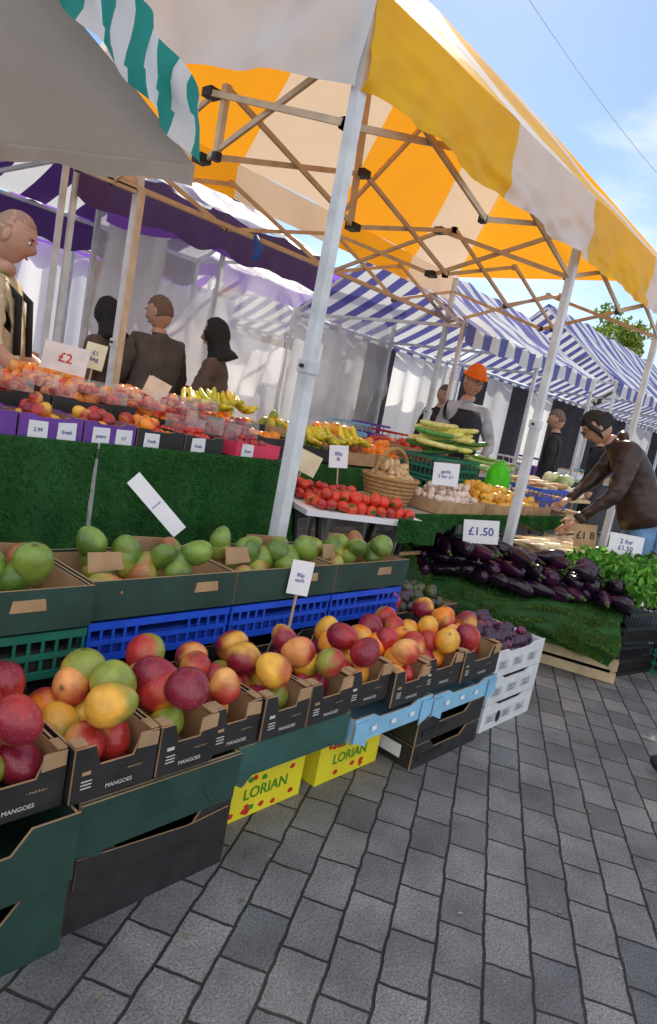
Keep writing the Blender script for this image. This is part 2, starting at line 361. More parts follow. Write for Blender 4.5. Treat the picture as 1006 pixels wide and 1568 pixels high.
def val(u,v):
    x=XA-.02+(XD+.07-XA)*u; zb=ZV+.010*math.sin(u*22)+.006*math.sin(u*57); z=ZF+(zb-ZF)*v
    y=FY-.03-v*.02+v*.010*math.sin(u*31+2*v)+nz3((x*2,z*3,1),2.5,.04)*v+.008*math.sin(x*9+z*24)*v+nz3((x*5,z*12,2),1.5,.03)*v; return V((x,y,z))
t.grid(val,220,18,lambda u,v:stripe(XA+(XD-XA)*u))
def gable(u,v):
    y=FY-.03+(BY-FY+.06)*u; zt=ZF+(ZR-ZF)*(1-abs(y-RY)/(RY-FY+.03)); zt=max(zt,ZF+.0)
    zb=ZV+.27*min(1,u*1.9)**.9; z=zb+(zt-zb)*v
    return V((XA-.025-.02*(1-v)+.018*(1-v)*math.sin(u*23)+.02*math.sin(z*9+u*6)*(1-v)+nz3((y,z,3),4,.04),y,z))
t.grid(gable,60,24,whs)
def valb(u,v):
    x=XA+(XD-XA)*u; return V((x,BY+.03+.01*math.sin(u*40)*v,ZF+(ZV+.12-ZF)*v))
t.grid(valb,60,4,lambda u,v:stripe(XA+(XD-XA)*u))
def leg(mb,x,y,z,w=.052,m=pol): 
    mb.beam((x,y,1.38),(x,y,z),w-.008,w-.008,m); mb.beam((x,y,.008),(x,y,1.38),w,w,m); mb.box(x-.06,x+.06,y-.06,y+.06,0,.008,met)
    mb.box(x-w/2-.006,x+w/2+.006,y-w/2-.006,y+w/2+.006,1.36,1.41,m); mb.tube([(x-w/2-.02,y,1.385),(x-w/2-.004,y,1.385)],.008,blk,8)
for (x,y) in ((XA,FY),(XB,FY+.03),(XD,FY+.05),(2.36,BY),(XD,BY)):
    leg(t,x,y,ZF-.02)
ZT,ZL=2.60,2.30
def truss(p,q,n,big=()):
    p=V(p);q=V(q)
    for i in range(n):
        a=p.lerp(q,i/n);b=p.lerp(q,(i+1)/n); o=(q-p).cross(V((0,0,1))).normalized()*.014
        t.beam(V((a.x,a.y,ZT))+o,V((b.x,b.y,ZL))+o,.014,.027,bar); t.beam(V((a.x,a.y,ZL))-o,V((b.x,b.y,ZT))-o,.014,.027,bar)
        m=(a+b)/2; t.box(m.x-.010,m.x+.010,m.y-.010,m.y+.010,(ZT+ZL)/2-.010,(ZT+ZL)/2+.010,met)
    for i in range(n+1):
        a=p.lerp(q,i/n); h=.034 if i in big else .017
        for z in (ZT,ZL): t.box(a.x-h,a.x+h,a.y-h,a.y+h,z-.02,z+.02,blk if (i in big or z==ZL) else bar)
truss((XA,FY+.04,0),(XB,FY+.05,0),2); truss((XB,FY+.05,0),(XD,FY+.05,0),2)
truss((XA,BY,0),(XB,BY,0),2); truss((XB,BY,0),(XD,BY,0),2)
truss((XA,FY+.04,0),(XA+.2,BY,0),2,(1,)); truss((XB,FY+.05,0),(XB,BY,0),2,(1,)); truss((XD,FY+.05,0),(XD,BY,0),2)
truss((XA+.1,RY-.1,0),(XB,RY-.1,0),2,(1,)); truss((XB,RY-.1,0),(XD,RY-.1,0),2)
t.beam((XA+.1,RY-.1,ZL),(XA+.1,RY-.1,ZT),.03,.03,bar)
for x in (XA+1.1,): t.beam((x,RY-.1,ZL),(x,RY,ZR-.04),.03,.03,bar)
for (a,b) in (((XA,FY,ZF-.03),(XA+1.05,RY,ZR-.09)),((XA,BY,ZF-.03),(XA+1.05,RY,ZR-.09)),((XB,FY,ZF-.03),(XB,RY,ZR-.10)),((XB,BY,ZF-.03),(XB,RY,ZR-.10))):
    t.beam(a,b,.022,.03,bar)
t.beam((XA,BY-.02,2.32),(XD,BY-.02,2.32),.03,.03,bar)
t.beam((.2,BY,2.36),(2.36,BY,2.36),.035,.035,bar)
t.grid(lambda u,v:V((.2+2.2*u,BY+.03+.5*v,2.40+.32*v)),10,4,yel)
t.beam((2.30,BY-.15,0),(2.30,BY-.15,2.3),.03,.03,bar); t.beam((1.6,4.0,2.30),(2.33,4.0,2.30),.03,.03,bar)
tiem=M('tie_blue',(.03,.12,.5),.6)
t.tube([(3.3,BY-.03,2.33),(3.33,BY-.07,2.25),(3.31,BY-.05,2.16)],[.02,.035,.02],tiem,8)
t.obj('market_tent')
# teal striped awning (near left)
a=MB()
P0,P1=V((.30,1.77,2.20)),V((1.18,1.74,1.825))
def edge(u): q=P0.lerp(P1,u); return q+V((0,0,.035*math.sin(math.pi*u)))
def tv(u,v):
    q=edge(u); h=.20-.02*u
    return q+V((.012*math.sin(u*60)*v-.01*v+nz3((u*6,v,0),2,.03),-.02+.018*math.sin(u*37+v*2),h*v))
a.grid(tv,96,6,lambda u,v: teal if int((u+v*.01)*19)%2==0 else whs)
def gu(u,v):
    q=edge(u)+V((0,.0,.012)); b=V((.02+.965*u,2.70,2.02-.10*u*u)); r=q.lerp(b,v); r.z+=.06*math.sin(math.pi*v)*(1-u**3)+nz3(r,3.5,.03)*(1-u); return r
a.grid(gu,30,20,gry)
a.grid(lambda u,v:edge(1)+(V((.985,2.70,1.92))-edge(1))*u+V((.004+.01*math.sin(u*18)*v,0,.014-.06*v+.01*v*math.sin(u*12))),24,2,gry)
a.grid(lambda u,v:V((.02+.965*u,2.705+.01*math.sin(u*20)*v,2.03-.10*u*u-.10*v)),24,2,gry)
a.beam((.0,2.66,2.05),(.96,2.66,1.96),.022,.022,pol)
for (x,y) in ((.2,1.95),(.62,2.2),(.45,2.45)): a.tube([(x,y,2.12),(x,y,2.10)],.012,met,8)
a.beam((.0,1.8,0),(.0,1.8,2.3),.04,.04,pol); a.beam((-.02,2.66,0),(-.02,2.66,2.1),.04,.04,pol)
a.obj('striped_awning')
# ------------------------------------------------------------ front row
def mango_box(i,x0,x1):
    mb=MB(); y0=1.165+U(-.012,.016); y1=1.50; z0=.335+U(-.004,.006)-(.03 if x0>1.8 else 0); z1=z0+.125; x1-=.006
    carton(mb,x0,x1,y0,y1,z0,z1,cbk,kra,.38)
    w=x1-x0
    mb.panel([(0,0),(.052,.0),(.05,.034),(.0,.038)],(x1-.055,y0-.003,z1-.036+U(-.004,.004)),(1,0,U(-.08,.08)),(0,U(-.15,0),1),.003,kra)
    mb.box(x1-.02,x1+.001,y0+.008,y0+.05,z1+.001,z1+.005,kra); mb.box(x0,x0+.03,y0+.008,y0+.04,z1+.001,z1+.005,kra)
    text(mb,'MANGOES',(x0+w*.55,y0,z0+.022),(1,0,0),(0,0,1),.014,inkw)
    for k in range(3): mb.box(x0+.02,x0+.045,y0-.0015,y0-.0005,z0+.030+k*.008,z0+.0325+k*.008,inkw)
    mb.box(x0+.02,x0+.040,y0-.0015,y0-.0005,z0+.062,z0+.070,kra if i%2 else inkw)
    text(mb,'~ fresh fruit ~',(x0+w*.72,y0,z0+.052),(1,0,0),(0,0,1),.008,kra)
    o=mb.obj('mango_box')
    f=MB(); cols=[(RED,YEL),(CRIM,RED),(YEL,GRN),(CRIM,CRIM),(CRIM,YEL),(CRIM,RED),(RED,ORA),(PEA,RED),(RED,GRN)]
    if i in (1,2): cols=[(CRIM,RED),(RED,CRIM),(RED,YEL),(YEL,GRN),(CRIM,CRIM),(CRIM,RED)]
    if i in (0,3): cols+= [(YEL,GRN)]*2
    if i>=8: cols=[(ORA,YEL),(PEA,RED),(RED,CRIM),(YEL,ORA),(CRIM,YEL)]
    r=.050 if i<5 else .044
    heap(f,x0+.008,x1-.008,y0+.02,y1-.01,z0+.03,r,cols,2,seg=20,ring=14,slope=.05,dens=1.74,elong=1.10)
    for k in range(3 if w<.25 else 5):
        A,B=random.choice(cols); kk=U(1.0,1.2)
        prod(f,V((U(x0+.04,x1-.04),y0+.05+.1*k+U(-.02,.02),z0+.03+r*3.0+U(-.01,.012))),r*1.10*kk,r*kk,rr(),A,B,'mango',seg=22,ring=16)
    f.obj('mango_pile')
bx=[.07,.29,.505,.72,.93,1.10,1.27,1.45,1.64,1.86,2.07,2.33,2.62]
for i in range(len(bx)-1): mango_box(i,bx[i],bx[i+1])
def one(name,fn):
    mb=MB(); fn(mb); return mb.obj(name)
def stackbox(name,x0,x1,y0,y1,z0,z1,m,notch=.3,mi=None,extra=None):
    mb=MB(); carton(mb,x0,x1,y0,y1,z0,z1,m,mi or m,notch)
    if extra: extra(mb)
    return mb.obj(name)
def holes(x,y,z):
    return lambda mb:(mb.box(x,x+.012,y-.002,y-.0003,z,z+.035,inkb),mb.box(x+.04,x+.052,y-.002,y-.0003,z,z+.035,inkb))
stackbox('green_carton',.28,.735,1.145,1.5,0,.165,cgr,.25,None,holes(.45,1.145,.08))
stackbox('green_carton',.27,.74,1.14,1.5,.17,.328,cgr,.3,None,holes(.48,1.14,.24))
stackbox('green_carton',-.2,.26,1.14,1.5,.0,.165,cgr,.25); stackbox('green_carton',-.2,.26,1.14,1.5,.17,.328,cgr,.25)
stackbox('black_carton',.755,1.205,1.17,1.5,0,.19,cbk,.25)
def flap(mb):
    mb.panel([(0,.14),(0,.02),(.06,.0),(.08,.045),(.34,.075),(.37,.03),(.45,.05),(.45,.14)],(.752,1.158,.185),(1,0,0),(0,0,1),.005,cgr,kra)
    mb.panel([(0,.075),(0,.0),(.05,-.02),(.12,.01),(.30,.01),(.36,-.02),(.43,.0),(.43,.06),(.3,.05)],(.762,1.163,.115),(1,0,0),(0,0,1),.004,cbk,kra)
stackbox('green_carton',.75,1.20,1.163,1.5,.195,.33,cgr,0,None,flap)
def flap2(mb): mb.panel([(0,.105),(0,0),(.03,-.02),(.08,.02),(.38,.02),(.42,-.0),(.46,.0),(.46,.105)],(1.21,1.178,.222),(1,0,0),(0,0,1),.004,cgr2,kra)
stackbox('green_carton',1.205,1.68,1.184,1.5,.225,.33,cgr2,0,None,flap2)
def yb(x0,x1):
    mb=MB(); y=1.285; carton(mb,x0,x1,y,1.6,0,.205,ylw,ylw,.3); c=(x0+x1)/2
    mb.box(x0+.05,x1-.03,y+.012,y+.02,.135,.2,cbk)
    text(mb,'LORIAN',(c,y,.075),(1,0,0),(0,0,1),.052,inkg)
    for k in range(14):
        dx=U(-.14,.14); dz=random.choice([U(.015,.035),U(.115,.135)]); m=random.choice([inkr,inkg,inkr])
        mb.panel([(.012*math.cos(q)*U(.7,1.3),.009*math.sin(q)) for q in [j*math.pi/5 for j in range(10)]],(c+dx,y-.0005-k*.0001,dz),(1,0,0),(0,0,1),.0004,m)
    mb.obj('yellow_fruit_box')
yb(1.30,1.625); yb(1.70,2.04)
for k in range(2):
    def e(mb,k=k):
        mb.box(2.13,2.30,1.165,1.169,.03+k*.1,.05+k*.1,inkb)
        if k==0: mb.panel([(0,0),(.12,0),(.12,.05),(0,.05)],(2.092,1.34,.03),(0,-1,0),(0,0,1),.001,pap)
    stackbox('black_crate',2.10,2.58,1.17,1.55,.0+k*.10,.095+k*.10,cbk,.35,None,e)
def lb(x0,x1,z):
    def e(mb):
        for k in range(3): mb.box(x0+.09+k*.11,x0+.115+k*.11,1.158,1.1605,z+.03,z+.045,pap)
        mb.panel([(0,0),(.07,-.03),(.07,.06),(0,.06)],(x0,1.158,z+.01),(1,0,0),(0,0,1),.003,lbl); mb.panel([(0,-.03),(.07,.0),(.07,.06),(0,.06)],(x1-.07,1.158,z+.01),(1,0,0),(0,0,1),.003,lbl)
    stackbox('light_blue_tray',x0,x1,1.165,1.5,z,z+.085,lbl,.2,None,e)
lb(1.69,2.14,.215); lb(2.15,2.64,.205)
for k in range(3):
    def e(mb,k=k):
        for j in range(3):
            x=2.69+j*.14; mb.box(x,x+.085,1.187,1.1895,.035+k*.125,.075+k*.125,lgrey)
            for q in range(3): mb.box(x+.01,x+.03+U(.01,.04),1.186,1.1865,.042+k*.125+q*.010,.045+k*.125+q*.010,dks)
        if k==0: mb.ell((2.80,1.187,.05),.02,.001,.028,inkb)
        mb.panel([(0,0),(.3,0),(.3,.11),(0,.11)],(2.645,1.51,.005+k*.125),(0,-1,0),(0,0,1),.001,wbx)
    stackbox('white_produce_box',2.65,3.13,1.19,1.56,k*.125,.122+k*.125,wbx,.12,None,e)
one('fig_pile',lambda mb:heap(mb,2.67,3.1,1.22,1.54,.33,.028,[(DPUR,PLM),(DPUR,DPUR)],2,seg=9,ring=6))
# ------------------------------------------------------------ second row
for (x0,x1,y) in ((.95,1.44,1.56),(1.45,1.93,1.56),(1.94,2.39,1.56)):
    mb=MB(); slatcrate(mb,x0,x1,y,y+.31,.45,.565,blc,fill=M('crate_blue_shaded',(.01,.045,.35),.5)); mb.obj('blue_plastic_crate')  # inner block is a darkened copy of the blue, recess shade as colour
mb=MB(); slatcrate(mb,.38,.935,1.54,1.86,.44,.565,grc,fill=cbk); mb.obj('green_plastic_crate')
for (x0,x1) in ((.4,.93),(.95,1.43),(1.45,1.93),(1.94,2.39)):
    for k in range(2): stackbox('black_crate',x0,x1,1.57,1.87,k*.22,k*.22+.215,cbk,.15)
def gcart(x0,x1,y0,z0,n):
    mb=MB(); carton(mb,x0,x1,y0,y0+.31,z0,z0+.11,cgr,kra,.0)
    mb.panel([(0,0),(.09,0),(.085,.03),(.005,.03)],((x0+x1)/2+U(-.06,.1),y0-.003,z0+.055),(1,0,0),(0,0,1),.003,kra)
    mb.panel([(0,0),(.12,0),(.12,.05),(0,.055)],(x0+.05,y0+.12,z0+.095),(1,.1,0),(0,.3,1),.003,kra)
    mb.panel([(0,0),(.14,0),(.14,.04),(0,.05)],(x1-.2,y0+.3,z0+.1),(1,0,0),(0,-.1,1),.003,kra)
    mb.obj('green_mango_carton')
    f=MB(); 
    for k in range(n):
        prod(f,V((x0+.06+(x1-x0-.12)*((k*.37)%1)+U(-.02,.02),y0+.05+.21*((k*.618)%1),z0+.07+(.045 if k%2 else 0)+.02*(k%3))),.056*U(.85,1.1),.046*U(.85,1.1),rr(),LGR if k%3 else (.36,.36,.06),(.09,.18,.03) if k%4 else (.40,.14,.05),seg=20,ring=14)
    f.obj('green_mango_pile')
gcart(.38,.935,1.53,.575,9); gcart(.945,1.44,1.555,.575,13); gcart(1.445,1.93,1.555,.575,13); gcart(1.935,2.40,1.555,.575,10)
stackbox('black_crate',2.42,2.98,1.60,1.95,.30,.42,cbk,.1,kra)
stackbox('black_crate',2.42,2.98,1.60,1.95,.0,.29,cbk,.1)
one('avocado_pile',lambda mb:heap(mb,2.44,2.96,1.62,1.93,.37,.034,[((.04,.06,.03),(.07,.09,.03)),(DPUR,(.04,.05,.03))],2,seg=10,ring=7))
sign('price_card',(1.70,1.52,.66),.075,.12,'80p\neach',(-.6,-.8),.1,-.05,size=.018)
sign('price_card',(1.40,1.98,.80),.055,.25,'cuts fresh',(-.5,-.85),.25,.85,stick=False,size=.010)
# ------------------------------------------------------------ turf table left
TY=2.40
tt=MB()
tt.box(-.6,2.40,TY+.02,3.45,.88,.925,tbl)
for x in (-.5,1.0,2.3):
    for y in (2.5,3.35): tt.beam((x,y,0),(x,y,.88),.03,.03,met)
tt.obj('trestle_table')
mb=MB()
def tf1(u,v):
    x=-.5+1.88*u; return V((x+.015*math.sin(v*5+u*9),TY-.01-.05*v-.035*v*math.sin(x*16)-.02*v*math.sin(x*37+2),.945-.66*v))
def tf2(u,v):
    x=1.38+1.02*u+.22*v*u; return V((x,TY-.03-.05*v-.045*v*math.sin(x*22)-.02*math.sin(x*41+2)*v,.95-.66*v))
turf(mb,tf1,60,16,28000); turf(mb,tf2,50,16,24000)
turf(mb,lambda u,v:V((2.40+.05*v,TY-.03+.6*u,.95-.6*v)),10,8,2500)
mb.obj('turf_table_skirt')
def tray(name,x0,x1,y0,y1,z0,h,mo,cols,r,layers=2,kind='mango',label=0,T=None,**k):
    mb=MB(); carton(mb,x0,x1,y0,y1,z0,z0+h,mo,kra if mo is not cbk else cbk,.1,T)
    for j in range(label):
        xx=x0+.03+j*(x1-x0-.02)/label
        mb.panel([(0,0),(.075,.0),(.073,.085),(.002,.083)],(xx,y0-.004,z0-.02),(1,0,U(-.06,.06)),(0,0,1),.002,pap)
        text(mb,random.choice(['fresh','2.99','pears','£1']),(xx+.037,y0-.005,z0+.03),(1,.0,0),(0,0,1),.020,ink)
    mb.obj(name+'_tray'); f=MB(); heap(f,x0+.01,x1-.01,y0+.01,y1-.01,z0+.02,r,cols,layers,kind,T,**k); f.obj(name+'_pile')
AP=[(RED,PEA),(CRIM,RED),(RED,YEL)]
tray('plum',.65,1.08,2.42,2.72,.94,.085,purc,[(PLM,DPUR),(DPUR,PLM)],.025,3,label=0)
tray('nectarine',1.09,1.33,2.42,2.72,.94,.085,purc,AP,.030,3,label=2)
tray('apple',1.34,1.56,2.42,2.72,.94,.085,purc,AP,.031,2,label=2)
tray('peach',1.57,1.80,2.42,2.72,.94,.08,cbk,[(PEA,RED),(ORA,RED)],.03,2,label=1)
tray('strawberry',1.81,2.02,2.42,2.72,.94,.075,cbk,[(TOM,RED)],.018,3,label=1)
tray('raspberry',2.10,2.38,2.42,2.68,.94,.07,pink,[(RED,CRIM)],.018,3,label=1)
tray('cherry_tomato',.8,1.35,2.74,3.04,.99,.09,cbk,[(TOM,ORA),(ORA,TOM)],.028,3,label=0)
tray('tomato',1.36,1.75,2.74,3.04,.99,.09,cbk,[(ORA,TOM),(PEA,ORA)],.03,3)
tray('red_pepper',1.76,2.2,2.74,3.04,.97,.08,cbk,[(TOM,TOM),(ORA,TOM)],.033,2)
tray('orange',.8,1.3,3.06,3.44,1.04,.09,cbk,[(ORA,ORA),(ORA,YEL)],.036,2)
tray('clementine',1.31,1.8,3.06,3.44,1.03,.09,cbk,[(ORA,ORA),(PEA,ORA)],.028,3)
tray('satsuma',1.81,2.35,3.06,3.44,1.0,.09,kra,[(ORA,ORA),(ORA,TOM)],.03,3)
pn=MB()
for k in range(12):
    x=.95+.105*k; y=2.72+.03*math.sin(k*2); z=1.08+.03*(k%2)
    pn.box(x,x+.095,y,y+.13,z,z+.055,pcl)
    heap(pn,x+.005,x+.09,y+.005,y+.125,z,.017,[(TOM,RED),(PEA,RED)],1,seg=8,ring=6)
pn.obj('fruit_punnet_set')
mb=MB()
for k in range(4): 
    heap(mb,1.88+.11*k,1.97+.11*k,2.52,2.68,1.0+.02*(k%2),.02,[(RED,CRIM)],3,seg=8,ring=6); mb.box(1.875+.11*k,1.975+.11*k,2.515,2.685,1.0+.02*(k%2),1.08+.02*(k%2),pcl)
mb.obj('berry_punnet_set')
sign('price_card',(1.51,2.98,1.235),.19,.125,'£2',(-.5,-.86),.1,-.08,m=M('card_blush',(.80,.70,.66),.7),mi=inkr,size=.06)
sign('price_card',(1.66,3.0,1.27),.09,.12,'£1\nbag',(-.5,-.86),.1,-.1,m=M('card_cream',(.75,.68,.45),.7),size=.028)
sign('price_card',(2.02,3.0,1.17),.11,.10,'',(-.5,-.86),.1,-.35,m=M('card_tan',(.78,.62,.45),.7))
sign('price_card',(2.2,3.3,1.17),.10,.10,'',(-.5,-.86),.1,-.3,m=M('card_tan',(.62,.45,.28),.7))
# ------------------------------------------------------------ rear tables (middle)
mb=MB(); mb.box(2.5,5.3,2.85,3.55,.84,.88,tbl)
for x in (2.6,3.9,5.2):
    for y in (2.95,3.5): mb.beam((x,y,0),(x,y,.84),.03,.03,met)
mb.obj('trestle_table')
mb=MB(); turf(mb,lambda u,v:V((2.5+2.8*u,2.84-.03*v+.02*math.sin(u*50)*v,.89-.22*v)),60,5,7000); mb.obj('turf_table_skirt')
BAN=(.85,.62,.04)
tray('mixed_orange',2.55,2.95,2.87,3.2,.90,.12,cbk,[(ORA,ORA),(PEA,ORA)],.035,2)
tray('peach',2.55,3.0,3.22,3.52,.95,.11,cbk,[(PEA,ORA),(ORA,ORA)],.035,3)
tray('lime',3.0,3.35,2.87,3.2,.90,.09,cbk,[(LGR,GRN),(BAN,LGR)],.036,2)
tray('sweet_potato',3.36,3.75,2.87,3.2,.90,.09,kra,[((.5,.16,.06),(.45,.2,.1))],.035,2,elong=1.8)
tray('orange',3.76,4.2,2.87,3.2,.90,.09,kra,[(ORA,ORA),(PEA,ORA)],.036,3)
tray('pear',3.05,3.5,3.22,3.52,.95,.11,kra,[(BAN,LGR),(LGR,BAN)],.04,3)
tray('melon',3.55,4.2,3.22,3.52,.95,.11,kra,[(YEL,PEA),(PEA,ORA)],.05,2)
tray('onion',4.25,5.2,3.22,3.52,.95,.11,kra,[(TOM,RED),(PEA,RED)],.04,2)
tray('red_tray',4.25,5.2,2.87,3.18,.90,.09,cbk,[(TOM,RED),(LGR,GRN)],.036,2)
mb=MB()
for (cx_,cy_,cz_,n) in ((2.42,3.3,1.12,9),(2.5,3.12,1.14,8),(3.1,2.93,1.03,8),(3.45,2.95,1.05,7)):
    for k in range(n): prod(mb,V((cx_+.03*k,cy_+U(-.02,.02),cz_+U(-.01,.03))),.10,.019,Euler((U(-.3,.3),U(-.5,-.2),1.1+.08*k)).to_matrix(),BAN,(.6,.6,.05),'long',seg=8,ring=9,bend=.35)
mb.obj('banana_bunch')
Tt=Matrix.Translation((2.42,2.20,0))@Matrix.Rotation(math.radians(-24),4,'Z')
mb=MB(); mb.box(0,.72,0,.5,.715,.742,pap,Tt)
for (x,y) in ((.1,.08),(.1,.42),(.62,.08),(.62,.42)):
    mb.beam(Tt@V((x,y,.715)),Tt@V((x+(.12 if x<.5 else -.12),y,0)),.022,.022,blk)
mb.beam(Tt@V((.15,.08,.4)),Tt@V((.57,.08,.4)),.018,.018,blk); mb.obj('folding_table')
one('tomato_pile',lambda mb:(heap(mb,.03,.66,.02,.26,.742,.031,[(TOM,TOM),(TOM,RED),((.75,.08,.02),TOM)],2,'tom',Tt,elong=.95,seg=12,ring=9,cap=(.05,.12,.02)),heap(mb,.03,.45,.26,.45,.75,.031,[(TOM,RED)],2,'tom',Tt,elong=.95,seg=10,ring=7)))
mb=MB(); turf(mb,lambda u,v:Tt@V((.50+.24*u,-.02-.02*v-.02*math.sin(u*12)*v,.76-.12*v)),12,5,1500); mb.obj('turf_mat')
sign('price_card',(2.72,2.55,.93),.15,.12,'',(-.6,-.8),.1,-.3,m=M('card_cream',(.75,.68,.45),.7))
sign('price_card',(2.98,2.55,.98),.11,.13,'80p\nlb',(-.6,-.8),.1,.12,size=.03)
mb=MB(); mb.box(3.12,5.3,2.12,2.80,.70,.74,tbl)
for x in (3.2,4.2,5.2):
    for y in (2.2,2.7): mb.beam((x,y,0),(x,y,.7),.03,.03,met)
mb.obj('trestle_table')
mb=MB(); turf(mb,lambda u,v:V((3.12+2.18*u,2.11-.02*v+.02*math.sin(u*60)*v,.755-(.09+.03*math.sin(u*17))*v)),60,6,8000); mb.obj('turf_table_skirt')
for (x,c) in ((3.25,kra),(3.75,wod),(4.3,grc),(4.8,kra)):
    mb=MB(); slatcrate(mb,x,x+.42,2.25,2.6,.0,.24,c,rib=.1,fill=c); slatcrate(mb,x+.02,x+.44,2.26,2.61,.245,.48,c,rib=.1,fill=c); mb.obj('storage_crate')
mb=MB(); bc=V((3.34,2.42,.75))
for k in range(7):
    r=.12+.008*k; mb.tube([bc+V((r*math.cos(a_*.3491),r*math.sin(a_*.3491),.012+k*.024)) for a_ in range(19)],.013,wik,6)
mb.tube([bc+V((.165*math.cos(a_),0,.15+.18*math.sin(a_))) for a_ in [math.pi*i/12 for i in range(13)]],.012,wik,6)
heap(mb,3.22,3.47,2.30,2.54,.88,.026,[((.60,.38,.18),(.65,.44,.24))],3,elong=1.7,seg=9,ring=7); mb.obj('ginger_basket')
GAR=(.75,.62,.52)
tray('garlic',3.50,4.05,2.14,2.5,.745,.08,kra,[(GAR,(.6,.38,.36)),(GAR,GAR)],.026,4)
tray('yellow_mango',4.12,4.62,2.14,2.55,.745,.075,kra,[((.85,.52,.08),YEL),(YEL,YEL)],.036,3,elong=1.3)
tray('yellow_mango',4.64,5.1,2.14,2.5,.745,.075,kra,[((.85,.52,.08),YEL)],.036,2,elong=1.3)
sign('price_card',(3.62,2.22,.98),.16,.14,'garlic\n2 for £1',(-.7,-.7),.1,.08,size=.03)
mb=MB(); slatcrate(mb,4.0,4.6,2.55,2.85,.90,1.05,grc,fill=cbk); slatcrate(mb,4.0,4.6,2.56,2.86,.75,.895,grc,fill=cbk); mb.obj('green_plastic_crate')
mb=MB()
for k in range(30): prod(mb,V((4.05+.5*R(),2.6+.2*R(),1.08+.12*R()+.06*(k/26))),.15,.022,Euler((0,U(-.25,.1),U(-1.0,-.5))).to_matrix(),(.05,.18,.03) if k<13 else (.7,.7,.15),(.06,.25,.04) if k<13 else (.75,.7,.25),'long',seg=10,ring=9,bend=.05)
mb.obj('courgette_pile')
def bagf(n,q): return q*(1+.16*noise.noise(n*2.5)+.08*noise.noise(n*7))+V((0,0,.03*n.z))
mb=MB(); mb.ell((4.72,2.44,.93),.10,.09,.12,gbag,None,24,20,None,bagf); mb.tube([(4.68,2.44,1.02),(4.69,2.43,1.10),(4.73,2.43,1.10),(4.74,2.44,1.03)],.008,gbag,6); mb.obj('carrier_bag')
one('leek_pile',lambda mb:[prod(mb,V((4.8+.3*R(),2.6+.15*R(),1.0+.08*R())),.16,.016,Euler((0,U(-.1,.1),U(-.9,-.4))).to_matrix(),(.6,.62,.4),(.15,.3,.05),'long',seg=8,ring=8) for k in range(16)])
Tp=Matrix.Translation((4.38,1.50,0))@Matrix.Rotation(math.radians(12),4,'Z')
mb=MB(); carton(mb,0,.85,0,.55,.42,.53,kra,kra,0,Tp); carton(mb,0,.85,0,.55,.2,.415,kra,kra,0,Tp); carton(mb,0,.85,0,.55,.0,.195,cbk,kra,0,Tp); mb.obj('root_veg_carton')
PAR=(.78,.64,.40)
one('parsnip_pile',lambda mb:[prod(mb,Tp@V((U(.05,.8),U(.08,.48),.52+U(0,.10))),.12,.036,Euler((U(-3,3),U(-.1,.1),U(1.2,2.6))).to_matrix(),PAR,(.8,.5,.2) if k%3==0 else PAR,'root',seg=8,ring=8) for k in range(110)])
mb=MB(); 
for k in range(3): slatcrate(mb,5.45,5.90,2.15,2.6,.30*k,.30*k+.28,wod,rib=.12,fill=kra)
mb.obj('wooden_crate')
one('cauliflower_pile',lambda mb:heap(mb,5.45,5.90,2.15,2.6,.86,.065,[((.6,.66,.35),(.7,.68,.5)),((.25,.4,.12),(.45,.55,.25))],2,elong=1))
mb=MB(); slatcrate(mb,4.9,5.4,2.15,2.55,.80,.95,blc,fill=kra); mb.obj('blue_plastic_crate')
one('carrot_pile',lambda mb:[prod(mb,V((U(4.95,5.35),U(2.2,2.5),.93+U(0,.07))),.09,.02,Euler((0,0,U(0,3))).to_matrix(),(.75,.45,.2),PAR,'root',seg=7,ring=7) for k in range(50)])
sign('price_card',(4.50,1.62,.74),.15,.15,'£1 8',(-.72,-.69),.15,.1,m=kra,mi=inkb,size=.07)
# ------------------------------------------------------------ aubergine bed
Ta=Matrix.Translation((3.56,2.36,0))@Matrix.Rotation(math.radians(-69),4,'Z')
mb=MB()
for (a_,b_) in ((.0,.34),(.36,.86),(.88,1.36)):
    for z in (.0,.075):
        mb.box(a_,b_,.0,.012,z+.005,z+.06,wod,Ta); mb.box(a_,b_,.5,.512,z+.005,z+.06,wod,Ta); mb.box(a_,a_+.012,.013,.499,z+.005,z+.06,wod,Ta); mb.box(b_-.012,b_,.013,.499,z+.005,z+.06,wod,Ta)
    for x in (a_+.014,b_-.034):
        for y in (.014,.476): mb.box(x,x+.02,y,y+.02,0,.14,wod,Ta)
    mb.box(a_+.02,b_-.02,.02,.49,.12,.135,wod,Ta)
mb.obj('wooden_crate')
mb=MB(); slatcrate(mb,.95,1.36,.04,.5,.145,.33,blk,Ta,fill=cbk); slatcrate(mb,.3,.93,.04,.5,.145,.30,blk,Ta,fill=cbk); mb.obj('black_crate')
mb=MB()
TG=(.12,.23,.035)
def at(u,v):
    x=.16+1.16*u; b=math.sin(math.pi*v)
    zt=.32+.08*u+.02*math.sin(u*11); 
    return Ta@V((x+.015*math.sin(v*6+u*5),-.03-.07*b-.03*v-.02*math.sin(x*14)*v-nz3((x,v,0),6,.04),zt-(zt-.13+.03*math.sin(u*7))*v))
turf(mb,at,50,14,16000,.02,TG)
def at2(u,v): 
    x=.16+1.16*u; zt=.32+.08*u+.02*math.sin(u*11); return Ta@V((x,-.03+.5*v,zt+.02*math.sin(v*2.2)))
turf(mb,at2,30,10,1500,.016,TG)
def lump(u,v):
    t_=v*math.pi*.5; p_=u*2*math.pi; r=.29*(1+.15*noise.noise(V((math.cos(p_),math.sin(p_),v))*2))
    return Ta@V((-.05+r*math.cos(p_)*math.sin(t_)*1.1,.06+r*.9*math.sin(p_)*math.sin(t_),.08+.40*math.cos(t_)**.6*(1+.05*math.sin(p_*4))))
